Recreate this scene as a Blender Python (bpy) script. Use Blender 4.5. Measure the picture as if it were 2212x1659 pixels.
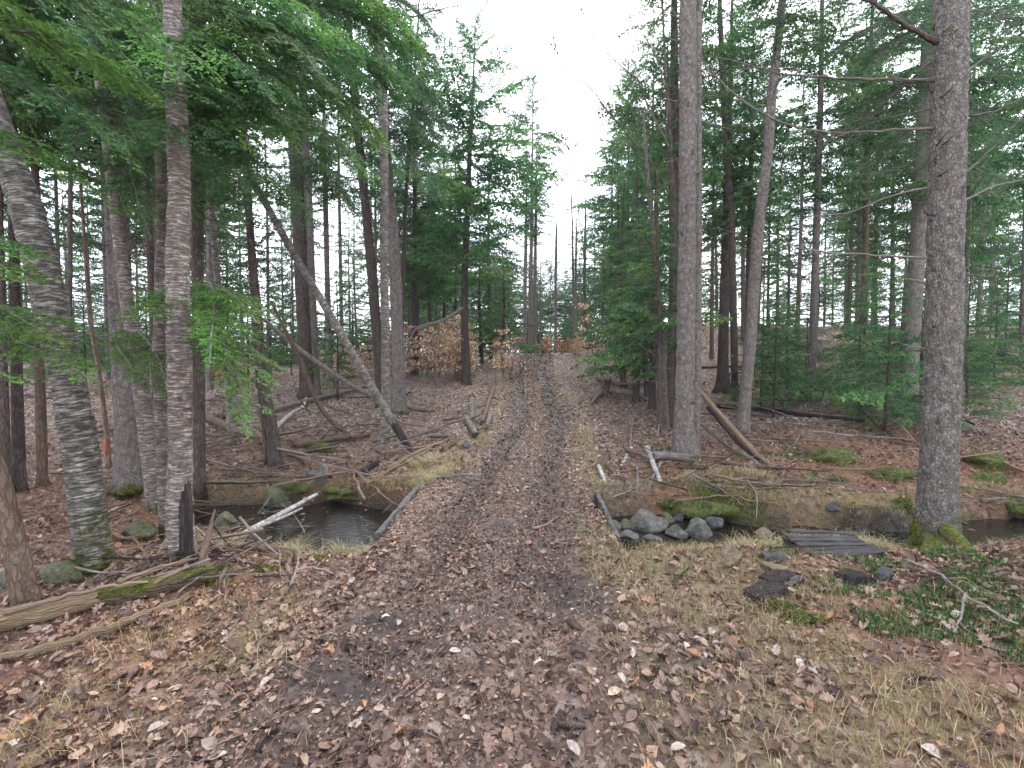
import bpy, math, random
import numpy as np
from mathutils import Vector, Matrix, Quaternion

for _o in list(bpy.data.objects):
    bpy.data.objects.remove(_o)
SC = bpy.context.scene
COL = SC.collection

# ------------------------------------------------------------------ camera
CAM_H = 1.7
PITCH = math.atan(39.5 / 1013.0)
cam_d = bpy.data.cameras.new('camera')
cam = bpy.data.objects.new('camera', cam_d)
COL.objects.link(cam)
cam.location = (0, 0, CAM_H)
cam.rotation_euler = (math.radians(90) - PITCH, 0, 0)
cam_d.sensor_width = 36
cam_d.lens = 36 * 1013.0 / 2212.0
cam_d.clip_start = 0.05
cam_d.clip_end = 2000
SC.camera = cam
# ------------------------------------------------------------------ sky
W = bpy.data.worlds.new("World")
SC.world = W
W.use_nodes = True
nt = W.node_tree
nt.nodes.clear()
wo = nt.nodes.new('ShaderNodeOutputWorld')
bg = nt.nodes.new('ShaderNodeBackground')
sky = nt.nodes.new('ShaderNodeTexSky')
sky.sky_type = 'NISHITA'
sky.sun_disc = False
sky.sun_elevation = math.radians(48)
sky.sun_rotation = math.radians(20)
sky.air_density = 1.0
sky.dust_density = 4.0
mixc = nt.nodes.new('ShaderNodeMix'); mixc.data_type = 'RGBA'
tcw = nt.nodes.new('ShaderNodeTexCoord')
nzw = nt.nodes.new('ShaderNodeTexNoise'); nzw.inputs['Scale'].default_value = 3.2; nzw.inputs['Detail'].default_value = 5
rmp = nt.nodes.new('ShaderNodeValToRGB')
rmp.color_ramp.elements[0].position = 0.35; rmp.color_ramp.elements[0].color = (7.2, 8.2, 10.0, 1)
rmp.color_ramp.elements[1].position = 0.65; rmp.color_ramp.elements[1].color = (11.0, 11.5, 12.2, 1)
nt.links.new(tcw.outputs['Generated'], nzw.inputs['Vector'])
nt.links.new(nzw.outputs['Fac'], rmp.inputs['Fac'])
mixc.inputs[0].default_value = 0.85
nt.links.new(sky.outputs['Color'], mixc.inputs[6])
nt.links.new(rmp.outputs['Color'], mixc.inputs[7])
nt.links.new(mixc.outputs[2], bg.inputs['Color'])
bg.inputs['Strength'].default_value = 0.12
nt.links.new(bg.outputs[0], wo.inputs[0])
# ------------------------------------------------------------------ sun (overcast)
sl = bpy.data.lights.new('sun', 'SUN')
sl.energy = 1.5
sl.angle = math.radians(18)
sl.color = (1.0, 0.97, 0.93)
so = bpy.data.objects.new('sun', sl)
COL.objects.link(so)
so.rotation_euler = (math.radians(42), 0, math.radians(180 - 20))
SC.view_settings.view_transform = 'Standard'
SC.view_settings.look = 'None'
SC.view_settings.gamma = 1
SC.view_settings.use_curve_mapping = False
SC.view_settings.exposure = 1.75
try:
    SC.cycles.max_bounces = 5
    SC.cycles.diffuse_bounces = 3
    SC.cycles.glossy_bounces = 2
    SC.cycles.transmission_bounces = 2
    SC.cycles.transparent_max_bounces = 4
    SC.cycles.caustics_reflective = False
except Exception:
    pass

# ------------------------------------------------------------------ maths helpers
rng = np.random.default_rng(7)
def hashf(i, j, k=0, s=0):
    n = (i * 374761393 + j * 668265263 + k * 2147483647 * 3 + k * 1274126177 + s * 974634777) & 0xFFFFFFFF
    n = ((n ^ (n >> 13)) * 1274126177) & 0xFFFFFFFF
    n = (n ^ (n >> 16)) & 0xFFFFFFFF
    return n.astype(np.float64) / 4294967295.0
def vn2(x, y, s=0):
    x = np.asarray(x, float); y = np.asarray(y, float)
    xi = np.floor(x).astype(np.int64); yi = np.floor(y).astype(np.int64)
    fx = x - xi; fy = y - yi
    fx = fx * fx * (3 - 2 * fx); fy = fy * fy * (3 - 2 * fy)
    a = hashf(xi, yi, 0, s); b = hashf(xi + 1, yi, 0, s); c = hashf(xi, yi + 1, 0, s); d = hashf(xi + 1, yi + 1, 0, s)
    return (a * (1 - fx) + b * fx) * (1 - fy) + (c * (1 - fx) + d * fx) * fy
def fb2(x, y, s=0, o=3):
    t = 0; a = .5; n = 0
    for i in range(o):
        t = t + a * vn2(x, y, s + i * 17); n += a; a *= .5; x = x * 2.03 + 3.1; y = y * 2.03 + 1.7
    return t / n
def vn3(x, y, z, s=0):
    zi = np.floor(z).astype(np.int64); fz = z - zi; fz = fz * fz * (3 - 2 * fz)
    xi = np.floor(x).astype(np.int64); yi = np.floor(y).astype(np.int64)
    fx = x - xi; fy = y - yi
    fx = fx * fx * (3 - 2 * fx); fy = fy * fy * (3 - 2 * fy)
    def pl(k):
        a = hashf(xi, yi, k, s); b = hashf(xi + 1, yi, k, s); c = hashf(xi, yi + 1, k, s); d = hashf(xi + 1, yi + 1, k, s)
        return (a * (1 - fx) + b * fx) * (1 - fy) + (c * (1 - fx) + d * fx) * fy
    return pl(zi) * (1 - fz) + pl(zi + 1) * fz
def sst(a, b, x):
    t = np.clip((x - a) / (b - a), 0, 1); return t * t * (3 - 2 * t)

# ------------------------------------------------------------------ terrain
PY = [0, 2, 4.4, 6.5, 10, 13, 20, 28, 60, 200]
PX = [-.4, -.35, -.16, -.02, .42, .75, .7, 1.4, 3, 8]
def pathx(y): return np.interp(y, PY, PX)
HC = ([-50, 8, 10, 13, 16, 20, 24, 28, 32, 40, 60, 150], [0, 0, .08, .32, .72, 1.3, 1.88, 2.35, 2.5, 2.3, 2.6, 4.0])
HL = ([-50, 7.5, 9, 10, 12, 16, 20, 30, 60, 150], [0, 0, .1, .25, .5, .92, 1.25, 1.8, 3.2, 4.0])
HR = ([-50, 7, 9, 12, 16, 20, 25, 32, 60, 150], [0, 0, .15, .55, 1.35, 2.4, 3.5, 4.4, 5.0, 5.0])
STREAM = np.array([(-16, 9.5), (-9, 8.0), (-5.8, 7.3), (-4.2, 6.9), (-2.75, 6.35), (-1.8, 6.0), (-1.2, 5.9), (1.0, 5.85), (1.7, 6.0), (2.6, 6.05), (3.2, 5.75), (4.6, 5.75), (6.5, 6.1), (9, 6.6), (16, 8.2)])
SW = np.array([-.8, -.7, -.4, .15, .85, .72, .5, .5, .52, .45, .28, .24, .22, .15, .1])
WATER_Z = -.42
def stream_d(x, y):
    best = np.full(np.shape(x), 99.0)
    for i in range(len(STREAM) - 1):
        a = STREAM[i]; b = STREAM[i + 1]; ab = b - a
        t = np.clip(((x - a[0]) * ab[0] + (y - a[1]) * ab[1]) / (ab @ ab), 0, 1)
        d = np.hypot(x - a[0] - t * ab[0], y - a[1] - t * ab[1]) - (SW[i] * (1 - t) + SW[i + 1] * t)
        best = np.minimum(best, d)
    return best
def terrain(x, y, fine=True):
    x = np.asarray(x, float); y = np.asarray(y, float)
    yy = y + (fb2(x * .15, y * .15, 5, 2) - .5) * 2.0
    c = np.interp(yy, *HC); l = np.interp(yy, *HL); r = np.interp(yy, *HR)
    dx = x - pathx(y)
    wl = sst(-1.8, -6, dx); wr = sst(2.2, 10, dx)
    z = c * (1 - wl) * (1 - wr) + l * wl + r * wr
    pm = sst(1.6, .9, np.abs(dx))
    amp = (1 - pm * .8)
    n = (fb2(x * .9, y * .9, 1, 3) - .5) * .22 + (fb2(x * .3, y * .3, 9, 2) - .5) * .35 * sst(3, 9, np.hypot(x, y))
    z = z + n * amp
    z = z + (fb2(x * 4, y * 4, 3, 2) - .5) * .05
    for s in (-.52, .5):
        z = z - .075 * np.exp(-((dx - s) / .17) ** 2) * sst(30, 20, y) * (.6 + .8 * vn2(x * .8, y * .8, 71))
    z = z + .03 * np.exp(-(dx / .25) ** 2)
    # stream bed, not under the road
    sd = stream_d(x, y) + (fb2(x * 1.8, y * 1.8, 21, 3) - .5) * .5 * sst(.3, 1.2, np.abs(x + 1.9))
    road = sst(1.24, 1.14, np.abs(x - (-.13)))
    ysc = np.interp(x, STREAM[:, 0], STREAM[:, 1])
    z = z - (1 - road) * sst(1.5, .05, sd) * np.where(y < ysc, .45, .12)
    inb = sst(.1, -.12, sd)
    z = np.where(road > 0, z * 1.0, z)
    z = z - inb * (1 - road) * (z + .62) * 1.0
    # right near bank under the planks and mossy far bank
    z = z + .16 * np.exp(-(((x - 2.75) / .75) ** 2 + ((y - 6.85) / .3) ** 2))
    return z
def ray(u, v):
    F = np.array([0, math.cos(PITCH), -math.sin(PITCH)]); U = np.array([0, math.sin(PITCH), math.cos(PITCH)])
    r = F + np.array([1, 0, 0]) * (u - 1106) / 1013.0 + U * (829.5 - v) / 1013.0
    return r / r[1]
TT = np.concatenate([np.arange(1.2, 14, .02), np.arange(14, 90, .08)])
def G(u, v, h=0.0):
    r = ray(u, v)
    X = r[0] * TT; Y = TT; Z = CAM_H + r[2] * TT
    g = terrain(X, Y) + h
    k = np.where(Z <= g)[0]
    i = k[0] if len(k) else len(TT) - 200
    return np.array([X[i], Y[i], g[i]])
def at(u, v, d):
    r = ray(u, v); return np.array([r[0] * d, d, CAM_H + r[2] * d])
def gz(x, y): return float(terrain(np.array([x]), np.array([y]))[0])

# ------------------------------------------------------------------ mesh builder
class MB:
    def __init__(s): s.V = []; s.F = []; s.n = 0; s.A = {}; s.M = []
    def add(s, V, F, mat=0, **att):
        V = np.asarray(V, float).reshape(-1, 3); F = np.asarray(F, np.int64)
        s.V.append(V); s.F.append(F + s.n); s.M.append(np.full(len(F), mat))
        for k in set(list(s.A) + list(att)):
            if k not in s.A: s.A[k] = [np.zeros(s.n)] if s.n else []
            val = att.get(k, 0.0)
            s.A[k].append(np.broadcast_to(np.asarray(val, float), (len(V),)).copy())
        s.n += len(V); return s
    def mesh(s, name, mats, smooth=True):
        me = bpy.data.meshes.new(name)
        V = np.concatenate(s.V); me.vertices.add(len(V)); me.vertices.foreach_set('co', V.ravel())
        lt = np.concatenate([np.full(len(f), f.shape[1]) for f in s.F])
        lv = np.concatenate([f.ravel() for f in s.F])
        me.loops.add(len(lv)); me.loops.foreach_set('vertex_index', lv.astype(np.int32))
        me.polygons.add(len(lt))
        ls = np.concatenate([[0], np.cumsum(lt)[:-1]])
        me.polygons.foreach_set('loop_start', ls.astype(np.int32))
        try: me.polygons.foreach_set('loop_total', lt.astype(np.int32))
        except Exception: pass
        me.polygons.foreach_set('material_index', np.concatenate(s.M).astype(np.int32))
        me.polygons.foreach_set('use_smooth', np.full(len(lt), smooth))
        for k, L in s.A.items():
            a = me.attributes.new(k, 'FLOAT', 'POINT'); a.data.foreach_set('value', np.concatenate(L))
        for m in (mats if isinstance(mats, (list, tuple)) else [mats]): me.materials.append(m)
        me.update(calc_edges=True); return me
def link(name, data, parent=None, loc=(0, 0, 0), label=None, cat=None, group=None, kind=None):
    o = bpy.data.objects.new(name, data); COL.objects.link(o); o.location = loc
    if parent is not None: o.parent = parent
    if label: o['label'] = label
    if cat: o['category'] = cat
    if group: o['group'] = group
    if kind: o['kind'] = kind
    return o
def nrm(v): return v / (np.linalg.norm(v, axis=-1, keepdims=True) + 1e-12)
def spline(P, n):
    P = np.asarray(P, float)
    if len(P) == 2:
        t = np.linspace(0, 1, n)[:, None]; return P[0] * (1 - t) + P[1] * t
    d = np.concatenate([[0], np.cumsum(np.linalg.norm(np.diff(P[:, :3], axis=0), axis=1))])
    Q = np.vstack([2 * P[0] - P[1], P, 2 * P[-1] - P[-2]])
    s = np.linspace(0, d[-1], n); out = []
    for x in s:
        i = min(max(np.searchsorted(d, x) - 1, 0), len(P) - 2); t = (x - d[i]) / (d[i + 1] - d[i] + 1e-9)
        p0, p1, p2, p3 = Q[i], Q[i + 1], Q[i + 2], Q[i + 3]
        q = .5 * (2 * p1 + (p2 - p0) * t + (2 * p0 - 5 * p1 + 4 * p2 - p3) * t * t + (-p0 + 3 * p1 - 3 * p2 + p3) * t ** 3)
        lin = p1 * (1 - t) + p2 * t
        out.append(.6 * q + .4 * lin)
    return np.array(out)
def tube(mb, P, R, sides=8, mat=0, rough=0., flare=0., seed=0, cap=True, nscale=(3., 1.2), ragged=False, sc0=0., **att):
    """P (n,3) centre line, R (n) radii; stores hb (length from base) and tc vector attributes"""
    P = np.asarray(P, float); R = np.asarray(R, float); n = len(P)
    T = nrm(np.gradient(P, axis=0)); mean = nrm((P[-1] - P[0])[None])[0]
    ref = np.eye(3)[np.argmin(np.abs(mean))]
    N = nrm(np.cross(T, ref)); B = np.cross(T, N)
    L = np.concatenate([[0], np.cumsum(np.linalg.norm(np.diff(P, axis=0), axis=1))])
    a = np.arange(sides) / sides * 2 * np.pi
    ca, sa = np.cos(a), np.sin(a)
    r = np.repeat(R[:, None], sides, 1)
    Rm = R.mean()
    if rough:
        k = nscale[0]
        nz = vn3(ca[None] * k + 9 * seed + 50, sa[None] * k + 50 + 0 * L[:, None], L[:, None] * nscale[1] * 4 / max(Rm * 8, .3) + 70, seed) - .5
        nz2 = vn3(ca[None] * k * 2.7 + 50, sa[None] * k * 2.7 + 50 + 0 * L[:, None], L[:, None] * nscale[1] * 12 / max(Rm * 8, .3) + 70, seed + 3) - .5
        r = r * (1 + rough * (nz * 1.1 + nz2 * .8))
        if sides >= 40:
            ph = a[None] * R.mean() * 42; pl_ = vn3(50 + ph * (1 + 0 * L[:, None]), 50 + L[:, None] * 26 + 0 * ph, 0 * ph + L[:, None] * 3, seed + 9)
            pl2 = vn3(50 + ph * 2.3, 50 + L[:, None] * 60 + 0 * ph, 0 * ph + L[:, None] * 3, seed + 13)
            r = r + (.011 * np.abs(pl_ - .5) * 2 + .006 * pl2)
    if flare:
        lob = .55 + .45 * np.cos(a * 4 + seed * 1.7 + np.sin(a * 2 + seed)) 
        r = r * (1 + flare * (.35 + lob[None]) * np.exp(-L[:, None] / (Rm * 1.9)))
    V = P[:, None] + N[:, None] * (r * ca)[..., None] + B[:, None] * (r * sa)[..., None]
    if ragged:
        V[-1] += T[-1] * (rng.random(sides) * R[-1] * 3)[:, None]
        V[0] -= T[0] * (rng.random(sides) * R[0] * 1.5)[:, None]
    V = V.reshape(-1, 3)
    i = np.arange(n - 1)[:, None] * sides; j = np.arange(sides)[None]; j2 = (j + 1) % sides
    F = np.stack([i + j, i + j2, i + sides + j2, i + sides + j], -1).reshape(-1, 4)
    off = seed * 3.7
    hb = np.repeat(L, sides)
    tx = (r * ca).ravel() + off; ty = (r * sa).ravel() + off; tz = hb + off
    mb.add(V, F, mat, hb=hb, tx=tx, ty=ty, tz=tz, **att)
    if cap:
        c = np.array([P[0] - T[0] * R[0] * .1, P[-1] + T[-1] * R[-1] * (.1 if not ragged else -.2)])
        base = mb.n - len(V)
        m0 = mb.n
        mb.add(c, np.zeros((0, 3), int), mat, hb=[0, L[-1]], tx=off, ty=off, tz=[off, off + L[-1]], **att)
        jj = np.arange(sides); j2 = (jj + 1) % sides
        f0 = np.stack([base + j2, base + jj, np.full(sides, m0)], -1)
        e = base + (n - 1) * sides
        f1 = np.stack([e + jj, e + j2, np.full(sides, m0 + 1)], -1)
        mb.F.append(np.vstack([f0, f1])); mb.M.append(np.full(2 * sides, mat))
    return mb

# ------------------------------------------------------------------ materials
def newmat(name):
    m = bpy.data.materials.new(name); m.use_nodes = True
    nt = m.node_tree; nt.nodes.clear()
    o = nt.nodes.new('ShaderNodeOutputMaterial'); p = nt.nodes.new('ShaderNodeBsdfPrincipled')
    nt.links.new(p.outputs[0], o.inputs[0]); return m, nt, p, o
def N(nt, t, **k):
    n = nt.nodes.new(t)
    for a, b in k.items():
        if a.startswith('i_'): n.inputs[a[2:].replace('_', ' ')].default_value = b
        else: setattr(n, a, b)
    return n
def attr(nt, name): return N(nt, 'ShaderNodeAttribute', attribute_name=name).outputs['Fac']
def mth(nt, op, a, b=None, clamp=False):
    n = N(nt, 'ShaderNodeMath', operation=op, use_clamp=clamp)
    for i, x in enumerate((a, b)):
        if x is None: continue
        if isinstance(x, (int, float)): n.inputs[i].default_value = x
        else: nt.links.new(x, n.inputs[i])
    return n.outputs[0]
def mix(nt, f, a, b):
    n = N(nt, 'ShaderNodeMix', data_type='RGBA')
    for i, x in ((0, f), (6, a), (7, b)):
        if isinstance(x, (int, float)): n.inputs[i].default_value = x
        elif isinstance(x, tuple): n.inputs[i].default_value = (*x, 1)
        else: nt.links.new(x, n.inputs[i])
    return n.outputs[2]
def ramp(nt, f, stops, interp='LINEAR'):
    n = N(nt, 'ShaderNodeValToRGB'); cr = n.color_ramp; cr.interpolation = interp
    while len(cr.elements) < len(stops): cr.elements.new(.5)
    for e, (p, c) in zip(cr.elements, stops): e.position = p; e.color = (*c, 1) if isinstance(c, tuple) else (c, c, c, 1)
    nt.links.new(f, n.inputs[0]); return n.outputs[0]
def noise(nt, vec, scale, detail=4, rough=.55, dist=0):
    n = N(nt, 'ShaderNodeTexNoise'); n.inputs['Scale'].default_value = scale; n.inputs['Detail'].default_value = detail
    n.inputs['Roughness'].default_value = rough; n.inputs['Distortion'].default_value = dist
    if vec is not None: nt.links.new(vec, n.inputs['Vector'])
    return n.outputs['Fac']
def tcvec(nt, sc=(1, 1, 1)):
    c = N(nt, 'ShaderNodeCombineXYZ')
    for i, k in enumerate(('tx', 'ty', 'tz')): nt.links.new(mth(nt, 'MULTIPLY', attr(nt, k), sc[i]), c.inputs[i])
    return c.outputs[0]
def bump(nt, p, h, strength, dist=.02):
    b = N(nt, 'ShaderNodeBump'); b.inputs['Strength'].default_value = strength; b.inputs['Distance'].default_value = dist
    nt.links.new(h, b.inputs['Height']); nt.links.new(b.outputs[0], p.inputs['Normal']); return b
def objpos(nt):
    return N(nt, 'ShaderNodeTexCoord').outputs['Object']
MOSS = ((.0, (.01, .016, .006)), (.45, (.04, .055, .01)), (.75, (.12, .125, .018)), (1., (.2, .175, .04)))
def moss_col(nt, vec, sc=30.): return ramp(nt, noise(nt, vec, sc, 5, .7), ((.25, MOSS[0][1]), (.45, MOSS[1][1]), (.6, MOSS[2][1]), (.75, MOSS[3][1])))
def bark(name, dark, mid, light, sc=(14, 14, 4), moss=0., band=0., bstr=.9, topmoss=0., lich=0.):
    m, nt, p, o = newmat(name)
    v = tcvec(nt, sc); iso = tcvec(nt)
    n1 = noise(nt, v, 1.0, 7, .68, .4)
    vo = N(nt, 'ShaderNodeTexVoronoi', feature='DISTANCE_TO_EDGE'); dv = N(nt, 'ShaderNodeTexNoise'); dv.inputs['Scale'].default_value = 9.; dv.inputs['Detail'].default_value = 3; nt.links.new(iso, dv.inputs['Vector'])
    dvs = N(nt, 'ShaderNodeVectorMath', operation='SCALE'); dvs.inputs['Scale'].default_value = 1.6; nt.links.new(dv.outputs['Color'], dvs.inputs[0])
    dva = N(nt, 'ShaderNodeVectorMath', operation='ADD'); nt.links.new(tcvec(nt, (sc[0] * 2., sc[1] * 2., sc[2] * 1.8)), dva.inputs[0]); nt.links.new(dvs.outputs[0], dva.inputs[1])
    nt.links.new(dva.outputs[0], vo.inputs['Vector']); vo.inputs['Scale'].default_value = 1.
    vo.inputs['Randomness'].default_value = 1
    crack = ramp(nt, vo.outputs['Distance'], ((0., 0.), (.22, 1.)))
    col = ramp(nt, n1, ((.28, dark), (.5, mid), (.72, light)))
    big = noise(nt, iso, 2.2, 3)
    col = mix(nt, mth(nt, 'MULTIPLY', big, .7), col, mid)
    if not band: col = mix(nt, mth(nt, 'MULTIPLY', mth(nt, 'SUBTRACT', 1., crack), .5), col, dark)
    h = mth(nt, 'ADD', n1, mth(nt, 'MULTIPLY', crack, .35 if not band else .0))
    if band:
        bn = noise(nt, tcvec(nt, (9, 9, 75)), 1.0, 4, .65, .3)
        bm = ramp(nt, bn, ((.46, 0.), (.6, 1.)))
        pat = ramp(nt, noise(nt, iso, 5., 4, .7), ((.4, 0.), (.62, 1.)))
        col = mix(nt, mth(nt, 'MULTIPLY', bm, band), col, dark)
        col = mix(nt, mth(nt, 'MULTIPLY', pat, .55 * band), col, dark)
        h = mth(nt, 'SUBTRACT', h, mth(nt, 'MULTIPLY', bm, .8))
    if lich:
        lm = ramp(nt, noise(nt, iso, 16., 4, .7), ((.56, 0.), (.64, 1.)))
        col = mix(nt, mth(nt, 'MULTIPLY', lm, lich), col, (.34, .37, .31))
    rm = N(nt, 'ShaderNodeObjectInfo').outputs['Random']
    hs = N(nt, 'ShaderNodeHueSaturation'); nt.links.new(col, hs.inputs['Color']); nt.links.new(mth(nt, 'ADD', .82, mth(nt, 'MULTIPLY', rm, .4)), hs.inputs['Value'])
    col = hs.outputs[0]
    if moss:
        f = mth(nt, 'SUBTRACT', mth(nt, 'ADD', mth(nt, 'MULTIPLY', noise(nt, iso, 6., 5, .65), 1.6), -.3), mth(nt, 'MULTIPLY', attr(nt, 'hb'), 1. / moss))
        f = mth(nt, 'MULTIPLY', f, 3., True)
        col = mix(nt, f, col, moss_col(nt, iso))
    if topmoss:
        g = N(nt, 'ShaderNodeSeparateXYZ'); nt.links.new(N(nt, 'ShaderNodeNewGeometry').outputs['Normal'], g.inputs[0])
        f = mth(nt, 'ADD', mth(nt, 'MULTIPLY', g.outputs[2], .6), mth(nt, 'MULTIPLY', mth(nt, 'SUBTRACT', noise(nt, iso, 3.2, 4, .7), .5), 3.2))
        f = mth(nt, 'MULTIPLY', mth(nt, 'ADD', f, topmoss - 1.), 3., True)
        col = mix(nt, f, col, moss_col(nt, iso))
    nt.links.new(col, p.inputs['Base Color']); p.inputs['Roughness'].default_value = .85
    p.inputs['Specular IOR Level'].default_value = .12
    bump(nt, p, h, bstr, .03)
    return m
M = {}
M['spruce'] = bark('spruce_bark', (.042, .031, .027), (.165, .136, .122), (.35, .305, .275), (17, 17, 11), moss=.35, lich=.25)
M['rbig'] = bark('mossy_spruce_bark', (.035, .027, .024), (.175, .148, .132), (.42, .375, .34), (20, 20, 12), moss=1.1, lich=.3, bstr=1.)
M['dark'] = bark('dark_bark', (.03, .022, .02), (.085, .062, .055), (.16, .125, .11), (16, 16, 5), moss=.3, lich=.15)
M['yellow'] = bark('yellow_birch_bark', (.06, .053, .046), (.34, .3, .26), (.6, .56, .51), (9, 9, 22), moss=1.2, band=.85, lich=.35)
M['flaky'] = bark('flaky_birch_bark', (.07, .05, .042), (.33, .27, .235), (.56, .5, .45), (17, 17, 24), moss=.7, band=.5, bstr=1., lich=.4)
M['pale'] = bark('pale_birch_bark', (.07, .055, .05), (.33, .29, .25), (.55, .5, .45), (7, 7, 22), moss=.2, band=.7)
M['white'] = bark('white_birch_bark', (.05, .045, .042), (.6, .57, .53), (.75, .72, .7), (5, 5, 20), band=.45)
M['brown'] = bark('brown_bark', (.06, .038, .026), (.15, .1, .075), (.26, .19, .145), (14, 14, 4), moss=.25, lich=.2)
M['deadtwig'] = bark('dead_twig_bark', (.06, .048, .042), (.14, .115, .1), (.24, .2, .175), (20, 20, 4))
M['stick'] = bark('stick_wood', (.08, .05, .035), (.2, .135, .1), (.36, .27, .2), (30, 30, 4), bstr=.6)
M['greystick'] = bark('grey_stick_wood', (.07, .055, .048), (.2, .17, .15), (.38, .33, .3), (26, 26, 4), bstr=.6)
M['log'] = bark('weathered_log', (.05, .035, .026), (.16, .115, .085), (.3, .23, .175), (20, 20, 3), topmoss=.2)
M['barewood'] = bark('bare_split_wood', (.09, .06, .038), (.27, .19, .12), (.44, .33, .22), (30, 30, 2), topmoss=.05)
M['mosslog'] = bark('moss_covered_log', (.04, .028, .02), (.13, .09, .06), (.26, .19, .14), (20, 20, 3), topmoss=1.0)
M['rotten'] = bark('rotten_black_wood', (.012, .01, .01), (.045, .036, .034), (.13, .1, .085), (30, 30, 3))
M['plank'] = bark('weathered_plank', (.018, .016, .016), (.07, .064, .062), (.15, .138, .132), (35, 35, 35), bstr=.5)

def foliage(name, stops, trans=.25, ostr=.35, spec=.12, rgh=.6, mott=0.):
    m, nt, p, o = newmat(name)
    col = ramp(nt, attr(nt, 'rnd'), stops)
    if mott:
        gp = N(nt, 'ShaderNodeNewGeometry').outputs['Position']
        col = mix(nt, ramp(nt, noise(nt, gp, 55, 4, .7), ((.42, 0.), (.66, mott))), col, (.045, .028, .02))
    rm = N(nt, 'ShaderNodeObjectInfo').outputs['Random']
    hs = N(nt, 'ShaderNodeHueSaturation'); nt.links.new(col, hs.inputs['Color'])
    nt.links.new(mth(nt, 'ADD', 1 - ostr / 2, mth(nt, 'MULTIPLY', rm, ostr)), hs.inputs['Value'])
    nt.links.new(mth(nt, 'ADD', .487, mth(nt, 'MULTIPLY', rm, .03)), hs.inputs['Hue'])
    nt.links.new(hs.outputs[0], p.inputs['Base Color']); p.inputs['Roughness'].default_value = rgh; p.inputs['Specular IOR Level'].default_value = spec
    if trans:
        t = N(nt, 'ShaderNodeBsdfTranslucent'); nt.links.new(hs.outputs[0], t.inputs[0])
        ms = N(nt, 'ShaderNodeMixShader'); ms.inputs[0].default_value = trans
        nt.links.new(p.outputs[0], ms.inputs[1]); nt.links.new(t.outputs[0], ms.inputs[2]); nt.links.new(ms.outputs[0], o.inputs[0])
    return m
M['hem'] = foliage('hemlock_needles', ((0, (.026, .066, .028)), (.45, (.058, .135, .048)), (.8, (.105, .2, .058)), (1, (.17, .26, .075))), .35)
M['hemlit'] = foliage('fresh_hemlock_needles', ((0, (.03, .08, .025)), (.4, (.075, .17, .035)), (.8, (.13, .24, .04)), (1, (.12, .22, .11))), .35)
M['pine'] = foliage('pine_needles', ((0, (.03, .065, .03)), (.5, (.055, .11, .05)), (1, (.1, .16, .075))))
M['beech'] = foliage('dry_beech_leaves', ((0, (.22, .11, .06)), (.4, (.56, .36, .22)), (.8, (.7, .5, .34)), (1, (.78, .64, .5))), .5)
M['beechred'] = foliage('orange_beech_leaves', ((0, (.22, .09, .04)), (.5, (.38, .17, .08)), (1, (.5, .3, .17))), .35)
LEAFST = ((0, (.022, .016, .015)), (.2, (.085, .055, .046)), (.36, (.17, .1, .074)), (.52, (.25, .16, .118)), (.66, (.34, .235, .17)), (.78, (.34, .165, .085)), (.84, (.36, .275, .225)), (1, (.44, .375, .335)))
M['leaf'] = foliage('fallen_leaves', LEAFST, .08, .0, .2, .5, .6)
M['leaf1'] = foliage('single_fallen_leaf', LEAFST, .08, .5, .25, .45, .6)
M['grass'] = foliage('dry_grass', ((0, (.1, .085, .03)), (.4, (.27, .2, .1)), (.75, (.42, .33, .2)), (1, (.12, .17, .04))), .2, 0)
M['needle'] = foliage('fallen_needles', ((0, (.12, .05, .025)), (.5, (.27, .125, .055)), (1, (.42, .25, .13))), 0, 0)
M['mossf'] = foliage('moss_tufts', ((0, (.02, .035, .008)), (.5, (.055, .07, .012)), (1, (.15, .15, .025))), .15, .5)
M['clubmoss'] = foliage('club_moss', ((0, (.008, .028, .008)), (.5, (.03, .09, .018)), (1, (.06, .15, .03))), .2, .2)
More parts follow.
